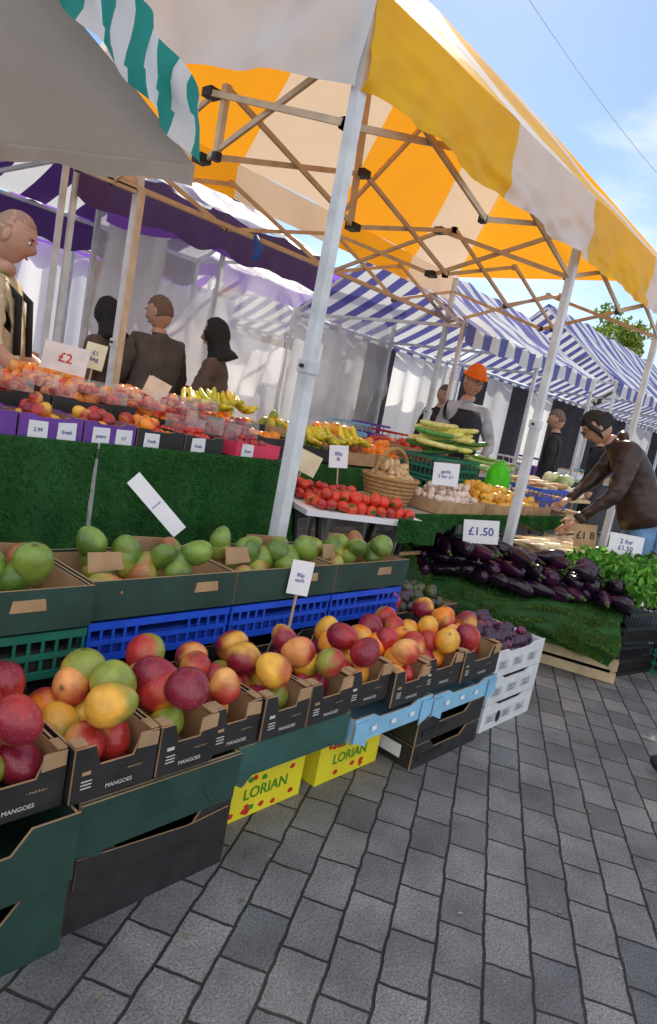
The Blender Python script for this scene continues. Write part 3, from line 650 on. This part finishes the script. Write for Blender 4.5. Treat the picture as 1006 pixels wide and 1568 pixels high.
turf(mb,lump,40,14,12000,.02,TG)
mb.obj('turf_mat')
AU=(.014,.004,.018)
def aubs(mb):
    n=0
    for l in range(3):
        for i in range(12-l):
            for j in range(4-(l>1)):
                x=.0+(i+.5*(l%2))*.118+U(-.02,.02); y=.02+.115*j+.05*(l%2)+U(-.02,.02); z=.385+.06*x+.075*l+U(-.01,.015)
                if l==2 and R()<.35: continue
                rnd=x>.85; L_=.075 if rnd else .105; W_=.058 if rnd else .054
                A=AU if R()>.3 else (.06,.008,.045)
                e_=Euler((U(-3,3),U(-.25,.25),math.radians(-100)+U(-.7,.7)+(3.14 if R()<.4 else 0)))
                c=Ta@V((x,y,z)); rt=e_.to_matrix(); s_=U(.9,1.15); prod(mb,c,L_*s_,W_*s_,rt,A,AU,'aub',aub,20,18,bend=U(.0,.12),cap=(.08,.13,.04))
                p0=c+rt@V((-L_*s_*.95,0,.006)); mb.tube([p0,p0+rt@V((-.028,0,.008))],[.011,.008],lef,6,(.09,.16,.04))
one('aubergine_pile',aubs)
sign('price_card',(3.75,1.97,.68),.215,.145,'£1.50',(-.76,-.65),.1,.13)
sign('price_card',(4.58,1.38,.74),.22,.14,'2 for\n£1.50',(-.76,-.65),.15,.0)
Th=Matrix.Translation((4.15,1.10,0))@Matrix.Rotation(math.radians(-12),4,'Z')
mb=MB(); slatcrate(mb,.05,.7,.05,.5,.20,.40,blk,Th,fill=cbk); slatcrate(mb,.05,.7,.05,.5,0,.19,blk,Th,fill=cbk); mb.obj('black_crate')
one('herb_bunches',lambda mb:[leaves(mb,Th@V((.0+.12*i,.03+.13*j,.56+.03*((i+j)%2))),(.11,.10,.12),560,.024,[(.12,.34,.04),(.18,.46,.06),(.06,.20,.03)]) for i in range(6) for j in range(4)])
mb=MB(); slatcrate(mb,4.60,5.1,.74,1.08,.0,.13,grc,fill=cbk); slatcrate(mb,4.60,5.1,.74,1.08,.135,.26,grc,fill=cbk); mb.obj('green_plastic_crate')
# ------------------------------------------------------------ background tents
def stall_tent(name,x0,x1,y0,y1,ze,zr,ms,n,val_h=.2,mval=None,side=None,back=None):
    mb=MB(); ym=(y0+y1)/2
    pick=lambda u,v: ms[int(u*n)%len(ms)]
    k=n*4
    mb.grid(lambda u,v:V((x0+(x1-x0)*u,y0+(ym-y0)*v,ze+(zr-ze)*v-.05*math.sin(math.pi*v)-.04*math.sin(math.pi*((u*4)%1))*(1-v)+nz3((u*12,v*4,x0),1,.06))),k,8,pick)
    mb.grid(lambda u,v:V((x0+(x1-x0)*u,y1+(ym-y1)*v,ze+(zr-ze)*v-.05*math.sin(math.pi*v))),k,8,pick)
    vv=(lambda u,v:mval) if mval else pick
    for y in (y0,y1):
        mb.grid(lambda u,v,y=y:V((x0+(x1-x0)*u,y+.012*math.sin(u*60)*v,ze-val_h*v-.04*math.sin(math.pi*((u*4)%1))-.02*math.sin(u*35)*v)),k,3,vv)
    if side: mb.grid(lambda u,v:V((x1+.02*math.sin(u*25),y0+(y1-y0)*u,ze-.02-(ze-.3)*v)),20,6,side)
    if back: mb.grid(lambda u,v:V((x0+(x1-x0)*u,y1-.1+.03*math.sin(u*55),ze-.1-(ze-.4)*v)),60,6,lambda u,v:back[int(u*len(back)*1.0001)%len(back)])
    nn=max(1,round((x1-x0)/2))
    for i in range(nn+1):
        x=x0+(x1-x0)*i/nn
        for y in (y0+.04,y1-.04): mb.beam((x,y,0),(x,y,ze),.035,.035,pol)
        mb.beam((x,y0+.04,ze-.04),(x,y1-.04,ze-.04),.025,.03,pol); mb.beam((x,y0+.04,ze-.04),(x,ym,zr-.06),.025,.03,pol); mb.beam((x,y1-.04,ze-.04),(x,ym,zr-.06),.025,.03,pol)
    for y in (y0+.04,y1-.04,ym): mb.beam((x0,y,ze-.04 if y!=ym else zr-.07),(x1,y,ze-.04 if y!=ym else zr-.07),.025,.03,pol)
    return mb.obj(name)
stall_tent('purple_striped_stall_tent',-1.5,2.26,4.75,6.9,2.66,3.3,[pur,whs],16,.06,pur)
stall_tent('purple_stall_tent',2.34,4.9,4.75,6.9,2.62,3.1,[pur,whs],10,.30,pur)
stall_tent('violet_stall_tent',3.6,7.2,7.2,9.6,2.75,3.4,[purb,glow],18,.22,purb,None,[glow,whs,kra,glow,whs])
stall_tent('violet_stall_tent',-4,3.3,8.2,10.6,2.6,3.2,[purb,glow],26,.22,purb,glow,[glow,whs,glow,lgrey,glow])
stall_tent('blue_striped_stall_tent',5.6,8.9,3.55,5.9,2.25,2.98,[blu,whs],20,.16,None,None,[glow,whs,dks,glow,whs])  # dark panels in the tent backs are added for the shade under the canopies
stall_tent('blue_striped_stall_tent',9.3,14.3,3.4,5.9,2.3,3.25,[blu,whs],30,.16,None,None,[dks,whs,dks,glow,dks,dks])
stall_tent('blue_striped_stall_tent',14.8,21,3.2,5.9,2.3,3.2,[blu,whs],40,.16,None,dks,[dks,whs,dks])
stall_tent('blue_striped_stall_tent',7.4,13,7.4,10,2.4,3.1,[blu,whs],36,.16,None,whs,[glow,kra,glow,whs])
stall_tent('white_stall_tent',21.5,32,3.0,6.2,2.4,3.3,[whs,blu],30,.16,None,dks,[dks])
mb=MB(); mb.grid(lambda u,v:V((3.2+4.0*u,6.0-.4*u+.06*math.sin(u*45+2*math.sin(v*3))*(.3+v)+.12*noise.noise(V((u*9,v*4,0)))+.05*noise.noise(V((u*30,v*9,0))),2.62+.18*u-2.0*v-.03*math.sin(u*22))),180,50,clr)
mb.grid(lambda u,v:V((3.2+4.0*u,5.90-.4*u+.02*math.sin(u*60),2.66+.22*u-.20*v-.03*math.sin(u*22))),90,3,purb)
for u in (0,.33,.66,1): mb.beam((3.2+4*u,6.05-.4*u,0),(3.2+4*u,6.05-.4*u,2.7+.2*u),.04,.04,pol)
mb.beam((3.2,6.05,2.68),(7.2,5.65,2.88),.035,.035,pol)
mb.obj('clear_plastic_screen')
mb=MB()
for (xa,ya,xb,yb_,zt,zb) in ((3.45,6.3,4.0,6.2,2.6,.7),(6.3,5.9,7.3,6.3,2.4,.6),(-.8,7.3,.9,7.2,2.4,.8),(1.2,7.1,2.0,7.0,2.45,.7),(7.4,6.2,9.3,6.1,1.95,.6),(2.2,7.6,3.2,7.5,2.6,.8),(4.5,7.05,5.6,7.0,2.3,1.0),(5.7,6.95,6.9,6.9,1.9,.6)):
    mb.grid(lambda u,v:V((xa+(xb-xa)*u+.03*math.sin(v*9),ya+(yb_-ya)*u+.07*math.sin(u*24+2*math.sin(v*4)),zt+(zb-zt)*v)),30,14,glow)
mb.obj('white_tarpaulin')
def counter(name,x0,x1,y0,y1,z,cols,cloth):
    mb=MB(); mb.box(x0,x1,y0,y1,z-.04,z,tbl); mb.box(x0+.02,x1-.02,y0+.02,y0+.03,.1,z-.04,cloth)
    for x in (x0+.1,x1-.1):
        for y in (y0+.1,y1-.1): mb.beam((x,y,0),(x,y,z-.04),.03,.03,met)
    n=int((x1-x0)/.35)
    for i in range(n):
        c=random.choice(cols); xx=x0+.03+i*(x1-x0)/n; h=U(.08,.28)
        if R()<.5: carton(mb,xx,xx+.28,y0+.05,y0+.4,z,z+.1,c,kra,.2); heap(mb,xx+.01,xx+.27,y0+.06,y0+.39,z+.04,.035,[(ORA,TOM),(LGR,GRN),(RED,PEA)],1,seg=8,ring=6)
        else: slatcrate(mb,xx,xx+.28,y0+.05,y0+.4,z,z+h,c,rib=.08,fill=c)
    mb.obj(name)
gc=[cbk,wbx,kra,inkr,lbl,purc,ylw]
counter('stall_counter',-.5,4.5,5.2,5.9,.95,gc,dks); counter('stall_counter',4.8,8.5,4.6,5.3,.9,gc,dks)
counter('stall_counter',5.6,8.8,3.7,4.3,.85,gc,dks); counter('stall_counter',9.4,14,3.8,4.5,.9,gc,dks); counter('stall_counter',15,20,3.8,4.5,.9,gc,dks)
counter('stall_counter',7.5,13,8.0,8.8,.9,gc,dks); counter('stall_counter',-3,7,8.4,9.0,1.1,gc,dks)
# ------------------------------------------------------------ buildings, tree, wire
brick=bpy.data.materials.new('brick_wall'); brick.use_nodes=True; nt=brick.node_tree; N=nt.nodes; L=nt.links
tc=N.new('ShaderNodeTexCoord'); sx=N.new('ShaderNodeSeparateXYZ'); cx=N.new('ShaderNodeCombineXYZ'); L.new(tc.outputs['Object'],sx.inputs[0])
ad=N.new('ShaderNodeMath'); L.new(sx.outputs[0],ad.inputs[0]); L.new(sx.outputs[1],ad.inputs[1]); L.new(ad.outputs[0],cx.inputs[0]); L.new(sx.outputs[2],cx.inputs[1])
br=N.new('ShaderNodeTexBrick'); br.inputs['Scale'].default_value=1; br.inputs['Brick Width'].default_value=.22; br.inputs['Row Height'].default_value=.075; br.inputs['Mortar Size'].default_value=.006
br.inputs['Color1'].default_value=(.50,.22,.11,1); br.inputs['Color2'].default_value=(.40,.16,.08,1); br.inputs['Mortar'].default_value=(.4,.35,.3,1)
L.new(cx.outputs[0],br.inputs['Vector']); L.new(br.outputs[0],N['Principled BSDF'].inputs['Base Color']); N['Principled BSDF'].inputs['Roughness'].default_value=.9
gls=M('window_glass',(.05,.07,.09),.08,.1,2,spec=.9); slate=M('slate_roof',(.10,.11,.13),.7,.2,6); rend=M('cream_render',(.62,.60,.56),.9,.08,2)
def building(name,x0,x1,y0,y1,h,wall,nx,face='y'):
    e=bpy.data.objects.new(name,None); sc.collection.objects.link(e)
    mb=MB(); mb.box(x0,x1,y0,y1,0,h,wall); mb.obj('walls',e)
    mb=MB(); ov=.3; ym=(y0+y1)/2
    mb.add([(x0-ov,y0-ov,h),(x1+ov,y0-ov,h),(x1+ov,y1+ov,h),(x0-ov,y1+ov,h),(x0-ov,ym,h+2.2),(x1+ov,ym,h+2.2)],[(0,1,5,4),(2,3,4,5),(0,4,3),(1,2,5),(3,2,1,0)],slate); mb.obj('roof',e)
    mb=MB(); fr=M('window_frame',(.7,.7,.7),.5)
    for s in range(int(h//3)):
        for i in range(nx):
            if face=='y':
                x=x0+(x1-x0)*(i+.5)/nx; z=1+3*s; mb.box(x-.55,x+.55,y0-.02,y0+.1,z,z+1.5,gls); mb.box(x-.62,x+.62,y0-.12,y0-.021,z-.1,z-.002,fr)
                for a_ in (-.6,-.03,.55): mb.box(x+a_,x+a_+.06,y0-.06,y0-.022,z,z+1.5,fr)
                mb.box(x-.62,x+.62,y0-.06,y0-.022,z+1.502,z+1.56,fr)
            else:
                y=y0+(y1-y0)*(i+.5)/nx; z=1+3*s; mb.box(x0-.02,x0+.1,y-.55,y+.55,z,z+1.5,gls); mb.box(x0-.12,x0-.021,y-.62,y+.62,z-.1,z-.002,fr)
                for a_ in (-.6,-.03,.55): mb.box(x0-.06,x0-.022,y+a_,y+a_+.06,z,z+1.5,fr)
    mb.obj('windows',e)
building('brick_building',12,26,19,27,5,brick,7)
building('shop_building',-16,7.4,24,30,4.0,rend,9)
building('brick_building',60,72,6,26,7,rend,7,'x')
mb=MB(); tb=V((30,11.6,0)); bark=M('bark',(.10,.07,.045),.9,.2,10,.5,20)
mb.tube([tb,tb+V((.1,0,1.5)),tb+V((0,.1,3)),tb+V((.1,0,4.5))],[.22,.17,.14,.06],bark,10)
for k in range(9):
    a_=k*2.4; z=2.4+.28*k; mb.tube([tb+V((0,0,z)),tb+V((math.cos(a_)*.9,math.sin(a_)*.9,z+.7)),tb+V((math.cos(a_)*1.6,math.sin(a_)*1.6,z+1.3))],[.08,.05,.02],bark,6)
for k in range(34):
    d=V((U(-1,1),U(-1,1),U(-1,1))).normalized()*U(.4,1)
    leaves(mb,tb+V((d.x*1.9,d.y*1.9,5.6+d.z*1.8)),(.6,.6,.5),260,.11,[(.22,.30,.04),(.32,.36,.05),(.10,.18,.03),(.40,.36,.06)])
mb.obj('tree')
mb=MB(); mb.tube([V((6.9,6.8,8.6)).lerp(V((16,3.0,4.9)),i/20)+V((0,0,-.5*math.sin(math.pi*i/20))) for i in range(21)],.005,lgrey,5); mb.obj('overhead_wire')
# ------------------------------------------------------------ people
skin=M('skin',(.52,.29,.20),.5,.10,30,.08,150); skind=M('skin_olive',(.45,.25,.15),.5,.08,30)
def cloth(n,c,r=.8): return M('cloth_'+n,c,r,.25,9,.8,14)
BON=[('pel','spi','t'),('spi','che','t'),('che','nek','t'),('nek','ntp','s')]
for s in 'LR': BON+=[('che','sh'+s,'t'),('sh'+s,'el'+s,'t'),('el'+s,'wr'+s,'f'),('pel','hi'+s,'p'),('hi'+s,'kn'+s,'p'),('kn'+s,'an'+s,'p'),('an'+s,'to'+s,'b')]
def person(name,pos,face,height=1.75,J=None,top=None,trou=None,shoe=None,sk=None,short=False,head=None,yawh=0,pitch=0,hair='short',hcol=(.04,.03,.025),bulk=1.0,extra=None,fem=False,long_coat=False):
    k=height/1.75; sk=sk or skin
    D=dict(pel=(0,0,.95,.135),spi=(0,0,1.12,.125),che=(0,0,1.30,.145),nek=(0,0,1.46,.07),ntp=(.015,0,1.54,.052))
    for s,g_ in (('L',1),('R',-1)):
        D.update({'sh'+s:(0,.165*g_,1.40,.068),'el'+s:(-.02,.215*g_,1.12,.048),'wr'+s:(.08,.22*g_,.89,.030),'hi'+s:(0,.085*g_,.88,.10),'kn'+s:(.015,.095*g_,.49,.062),'an'+s:(-.02,.10*g_,.085,.043),'to'+s:(.15,.115*g_,.045,.036)})
    D.update(J or {})
    fx=V((face[0],face[1],0)).normalized(); T=Matrix((fx,V((-fx.y,fx.x,0)),V((0,0,1)))).transposed().to_4x4(); T.translation=V((pos[0],pos[1],0))
    keys=list(D); P={q:V(D[q][:3])*k for q in keys}; RD={q:D[q][3]*k*(bulk if q in('pel','spi','che','shL','shR','elL','elR') else 1) for q in keys}
    me=bpy.data.meshes.new('tmp'); me.from_pydata([P[q] for q in keys],[(keys.index(a_),keys.index(b_)) for a_,b_,_ in BON],[])
    o=bpy.data.objects.new('tmp',me); sc.collection.objects.link(o)
    o.modifiers.new('s','SKIN'); 
    for i,q in enumerate(keys):
        sv=me.skin_vertices[0].data[i]; r=RD[q]; sv.radius=(r,r); sv.use_root=(q=='pel')
    ss=o.modifiers.new('u','SUBSURF'); ss.levels=3; ss.render_levels=3
    bpy.context.view_layer.update(); ev=o.evaluated_get(bpy.context.evaluated_depsgraph_get()); em=ev.to_mesh()
    mb=MB(); vs=[v.co.copy() for v in em.vertices]; fs=[tuple(p.vertices) for p in em.polygons]
    groups={}
    segs=[(P[a_],P[b_],RD[a_],RD[b_],t_) for a_,b_,t_ in BON]
    for f in fs:
        c=sum((vs[i] for i in f),V())/len(f); best=9;bt='t'
        for (a_,b_,ra,rb,t_) in segs:
            d=b_-a_; s_=max(0,min(1,(c-a_).dot(d)/d.length_squared)); dist=(c-(a_+d*s_)).length-(ra+(rb-ra)*s_)
            if dist<best: best=dist;bt=t_
        if bt=='p' and long_coat and c.z>.6*k: bt='t'
        m={'t':top,'f':sk if short else top,'s':sk,'p':trou,'b':shoe}[bt]
        if bt=='t' and c.z>P['nek'].z+.035 and abs(c.y)<.06: m=sk
        groups.setdefault(m,[]).append(f)
    for v in vs:
        v.x+=noise.noise(v*14)*.010+noise.noise(V((v.x*6,v.y*6,v.z*24)))*.010; v.y+=noise.noise(v*11+V((5,5,5)))*.008+noise.noise(V((v.x*5,v.y*5,v.z*20+9)))*.006
    o.evaluated_get(bpy.context.evaluated_depsgraph_get()).to_mesh_clear()
    bpy.data.objects.remove(o)
    W=[T@v for v in vs]
    for m,ff in groups.items(): mb.add(W,ff,m,None,True)
    for s,g_ in (('L',1),('R',-1)):
        wr=P['wr'+s]; d=(wr-P['el'+s]).normalized()
        side=V((0,g_,0)); side=(side-d*side.dot(d)).normalized()
        wd=(V((1,0,0))-d*d.x); wd=wd.normalized() if wd.length>.1 else V((0,1,0))
        mb.tube([T@(wr-d*.02*k),T@(wr+d*.03*k),T@(wr+d*.085*k)],[.027*k,.038*k,.036*k],sk,10,flat=.45)
        for fi,(off,ln) in enumerate(((.028,.072),(.010,.080),(-.009,.074),(-.026,.058))):
            b0=wr+d*.08*k+wd*off*k; cu=side*-1*.018
            mb.tube([T@b0,T@(b0+d*ln*.4*k+wd*off*.08),T@(b0+d*ln*.72*k+cu*.6),T@(b0+d*ln*.95*k+cu*1.5)],[.0095*k,.009*k,.008*k,.006*k],sk,7)
        b0=wr+d*.03*k+wd*.03*k
        mb.tube([T@b0,T@(b0+(d*.6+wd*.8).normalized()*.035*k),T@(b0+(d*.85+wd*.5).normalized()*.065*k)],[.012*k,.010*k,.007*k],sk,7)
    hc=V(head)*k if head else P['ntp']+V((.015,0,.095))*k
    H=Euler((0,pitch,yawh)).to_matrix().to_4x4(); H=T@Matrix.Translation(hc)@H
    def hf(n,q):
        q=q.copy()
        if n.z<0: q.y*=1-.28*n.z*n.z*1.0; q.x*=1-.12*n.z*n.z
        a_=math.exp(-((n.y/.13)**2)-(((n.z+.12)/.20)**2)) if n.x>.3 else 0; q.x+=.024*a_
        b_=math.exp(-((abs(n.y)-.36)/.16)**2-((n.z-.06)/.12)**2) if n.x>.3 else 0; q.x-=.009*b_
        c_=math.exp(-((n.y/.4)**2)-(((n.z-.26)/.09)**2)) if n.x>.3 else 0; q.x+=.004*c_
        e_=math.exp(-((n.y/.3)**2)-(((n.z+.82)/.16)**2)) if n.x>0 else 0; q.x+=.012*e_
        return q*k
    def hp(x,y,z): return V((x,y,z))*k
    def He(c,rx,ry,rz,m,seg=10,ring=8,fn=None,col=None): mb.ell(H@V(c),rx,ry,rz,m,H.to_3x3(),seg,ring,col,fn)
    He((0,0,0),.096,.076,.118,sk,36,28,hf)
    for g_ in (1,-1):
        He(hp(-.005,.076*g_,-.005),.018*k,.008*k,.03*k,sk)
        He(hp(.080,.031*g_,.010),.010*k,.013*k,.008*k,M('eye_white',(.7,.68,.65),.3)); He(hp(.087,.031*g_,.010),.005*k,.006*k,.006*k,inkb)
        He(hp(.088,.032*g_,.030),.006*k,.018*k,.004*k,M('brow',(.05,.035,.03),.9))
    He(hp(.092,0,-.055),.006*k,.022*k,.006*k,M('lips',(.38,.12,.10),.5))
    hm=M('hair_%s'%name,hcol,.7,.3,60,.6,90)
    def shell(off,cut):
        def fn(n,q):
            q=hf(n,q); g2=cut(n)
            return q*(1+off*g2+.04*g2*noise.noise(n*7))-(V((0,0,0)) if g2>0 else q*.12)
        return fn
    if hair in('short','bun','long'):
        He((0,0,.0),.096,.076,.118,hm,36,30,shell(.10 if hair!='short' else .05,lambda n: 1 if (n.z>.45 or n.x<.05) and not(n.z<-.35) and not (n.x>.25 and n.z<.5) else 0))
    if hair=='bun':
        He(hp(-.085,0,.01),.045*k,.05*k,.06*k,hm)
        for g_ in (1,-1): mb.tube([H@hp(.055,.045*g_,.095),H@hp(.05,.078*g_,.04),H@hp(.025,.085*g_,-.03),H@hp(.02,.075*g_,-.085)],[.018*k,.020*k,.016*k,.006*k],hm,8)
    if hair=='long': He(hp(-.06,0,-.07),.05*k,.08*k,.11*k,hm)
    if hair=='scarf':
        He((0,0,.0),.096,.076,.118,hm,28,24,shell(.14,lambda n: 1 if not(n.x>.55 and abs(n.y)<.6 and abs(n.z)<.72) else 0))
        mb.tube([H@hp(-.01,0,.03),H@hp(-.015,0,-.06),H@hp(-.02,0,-.12),H@hp(-.03,0,-.16),H@hp(-.04,0,-.20)],[.085*k,.085*k,.09*k,.115*k,.13*k],hm,20)
    if hair=='stub': 
        He((0,0,.0),.096,.076,.118,M('stubble',(.36,.22,.16),.8,.1,200),28,24,shell(.008,lambda n: 1 if (n.z>.55 or n.x<.1) and n.z>-.4 else 0))
    if hair=='beanie':
        bm=M('beanie_orange',(.85,.18,.02),.9,.1,60,.6,150); He((0,0,.02*k),.096,.076,.118,bm,28,24,shell(.12,lambda n: 1 if n.z>.15 else 0))
        mb.tube([H@hp(.11*math.cos(a_),.092*math.sin(a_),.045) for a_ in [i*math.pi/9 for i in range(19)]],.012*k,bm,6)
    if extra: extra(mb,T,H,P,k)
    return mb.obj(name)
tro=cloth('trousers_dark',(.04,.04,.05)); jean=cloth('jeans',(.14,.28,.50)); bt=M('shoe_black',(.015,.015,.017),.4,.1)
tee=cloth('tee_khaki',(.52,.44,.28)); coat=cloth('coat_grey',(.085,.070,.060)); coat2=cloth('coat_brown',(.11,.075,.06)); ves=cloth('vest_navy',(.018,.02,.035)); leat=M('leather_brown',(.045,.024,.020),.30,.3,14,1.0,16); drk=cloth('dark',(.02,.02,.022))
gls2=M('spectacle_frame',(.02,.02,.02),.3)
def specs(mb,T,H,P,k):
    for g_ in (1,-1):
        mb.tube([H@(V((.105,.033*g_+.024*math.cos(a_),.010+.018*math.sin(a_)))*k) for a_ in [i*math.pi/6 for i in range(13)]],.0025,gls2,5)
        mb.tube([H@V((.105*k,.057*g_*k,.014*k)),H@V((.0,.082*g_*k,.014*k))],.0025,gls2,5)
    mb.tube([H@V((.108*k,.009*k,.012*k)),H@V((.108*k,-.009*k,.012*k))],.0025,gls2,5)
def straps(mb,T,H,P,k):
    for g_ in (1,-1): mb.tube([T@(V((-.14,.10*g_,1.15))*k),T@(V((-.13,.10*g_,1.36))*k),T@(V((-.02,.105*g_,1.475))*k),T@(V((.11,.105*g_,1.37))*k),T@(V((.13,.11*g_,1.12))*k)],.018,drk,8)
    mb.ell(T@(V((-.19,0,1.22))*k),.08*k,.13*k,.19*k,drk,T.to_3x3(),16,12)
arm_table=dict(elL=(.05,.23,1.13,.045),wrL=(.27,.2,1.0,.03),elR=(.05,-.23,1.13,.045),wrR=(.27,-.2,1.0,.03))
person('stallholder_man',(1.43,3.56),(.80,-.60),1.88,arm_table,tee,tro,bt,skin,True,hair='stub',pitch=.35,bulk=1.1,extra=straps)
person('shopper_man',(2.92,4.42),(.05,1),1.80,dict(elL=(.1,.22,1.14,.055),wrL=(.25,.12,1.08,.035)),coat,tro,bt,skin,hair='short',hcol=(.16,.10,.07),pitch=.25,yawh=.5,bulk=1.28,long_coat=True)
person('shopper_woman',(3.30,4.20),(-.7,.7),1.72,dict(elL=(.1,.2,1.12,.055),wrL=(.3,.1,1.05,.035)),coat2,tro,bt,skind,hair='scarf',hcol=(.012,.012,.014),bulk=1.15,long_coat=True,pitch=.2)
person('shopper_woman',(2.74,4.80),(-.4,.9),1.72,None,coat2,tro,bt,skind,hair='scarf',hcol=(.05,.035,.03),bulk=1.15,long_coat=True,pitch=.2)
def vest(mb,T,H,P,k):
    mb.tube([T@(V((0,0,z))*k) for z in (.88,1.1,1.3,1.40)],[.165,.16,.165,.12],ves,16,flat=.95); specs(mb,T,H,P,k)
greysl=cloth('sleeve_grey',(.36,.39,.46))
person('stallholder_man',(5.15,3.10),(-.55,-.8),1.80,dict(elL=(.08,.24,1.14,.05),wrL=(.26,.12,1.05,.032)),greysl,tro,bt,skin,hair='beanie',pitch=.25,yawh=.2,extra=vest)
person('shopper_man',(7.5,3.3),(-.3,.9),1.7,None,drk,tro,bt,skin,pitch=.3); person('shopper_woman',(8.4,3.1),(-.6,.7),1.65,None,drk,tro,bt,skin,hair='long',hcol=(.03,.02,.02),pitch=.3)
person('shopper_man',(6.9,4.5),(-.5,-.7),1.75,None,drk,tro,bt,skin,pitch=.2); person('shopper_man',(10.5,2.8),(-.6,.7),1.75,None,ves,jean,bt,skin)
person('shopper_woman',(6.6,1.55),(-.2,.95),1.65,None,ves,jean,bt,skin,hair='long',pitch=.2)
wj=dict(pel=(0,0,.95,.135),spi=(.07,0,1.11,.12),che=(.18,0,1.27,.14),nek=(.31,0,1.385,.062),ntp=(.365,0,1.42,.05),
 shL=(.2,.15,1.34,.072),elL=(.25,.21,1.04,.056),wrL=(.46,.19,.80,.032),shR=(.22,-.15,1.34,.068),elR=(.34,-.2,1.08,.050),wrR=(.50,-.1,.92,.03),
 hiL=(-.02,.085,.87,.10),hiR=(-.02,-.085,.87,.10),knL=(-.02,.095,.48,.06),knR=(.03,-.095,.48,.06),anL=(-.12,.1,.085,.042),anR=(0,-.1,.085,.042),toL=(.05,.11,.045,.035),toR=(.17,-.11,.045,.035))
def wex(mb,T,H,P,k):
    specs(mb,T,H,P,k); mb.tube([T@(V((-.04,0,.86))*k),T@(V((-.01,0,.93))*k),T@(V((.03,0,1.02))*k),T@(V((.08,0,1.12))*k)],[.172,.178,.168,.15],leat,20)
    mb.tube([T@(P['wrL']+V((-.04,.0,.045))),T@(P['wrL']+V((-.005,0,.005)))],[.046,.046],leat,12)
    mb.tube([T@(V((.26,-.08,1.42))*k),T@(V((.25,0,1.45))*k),T@(V((.26,.08,1.42))*k)],[.035,.04,.035],leat,10)
person('leaning_woman',(5.13,1.50),(-.53,.85),1.74,wj,leat,jean,bt,skin,head=(.44,0,1.475),hair='bun',hcol=(.015,.011,.010),pitch=.75,extra=wex,bulk=1.2)
person('pedestrian',(3.07,.42),(-.65,.76),1.75,None,drk,tro,bt,skin)
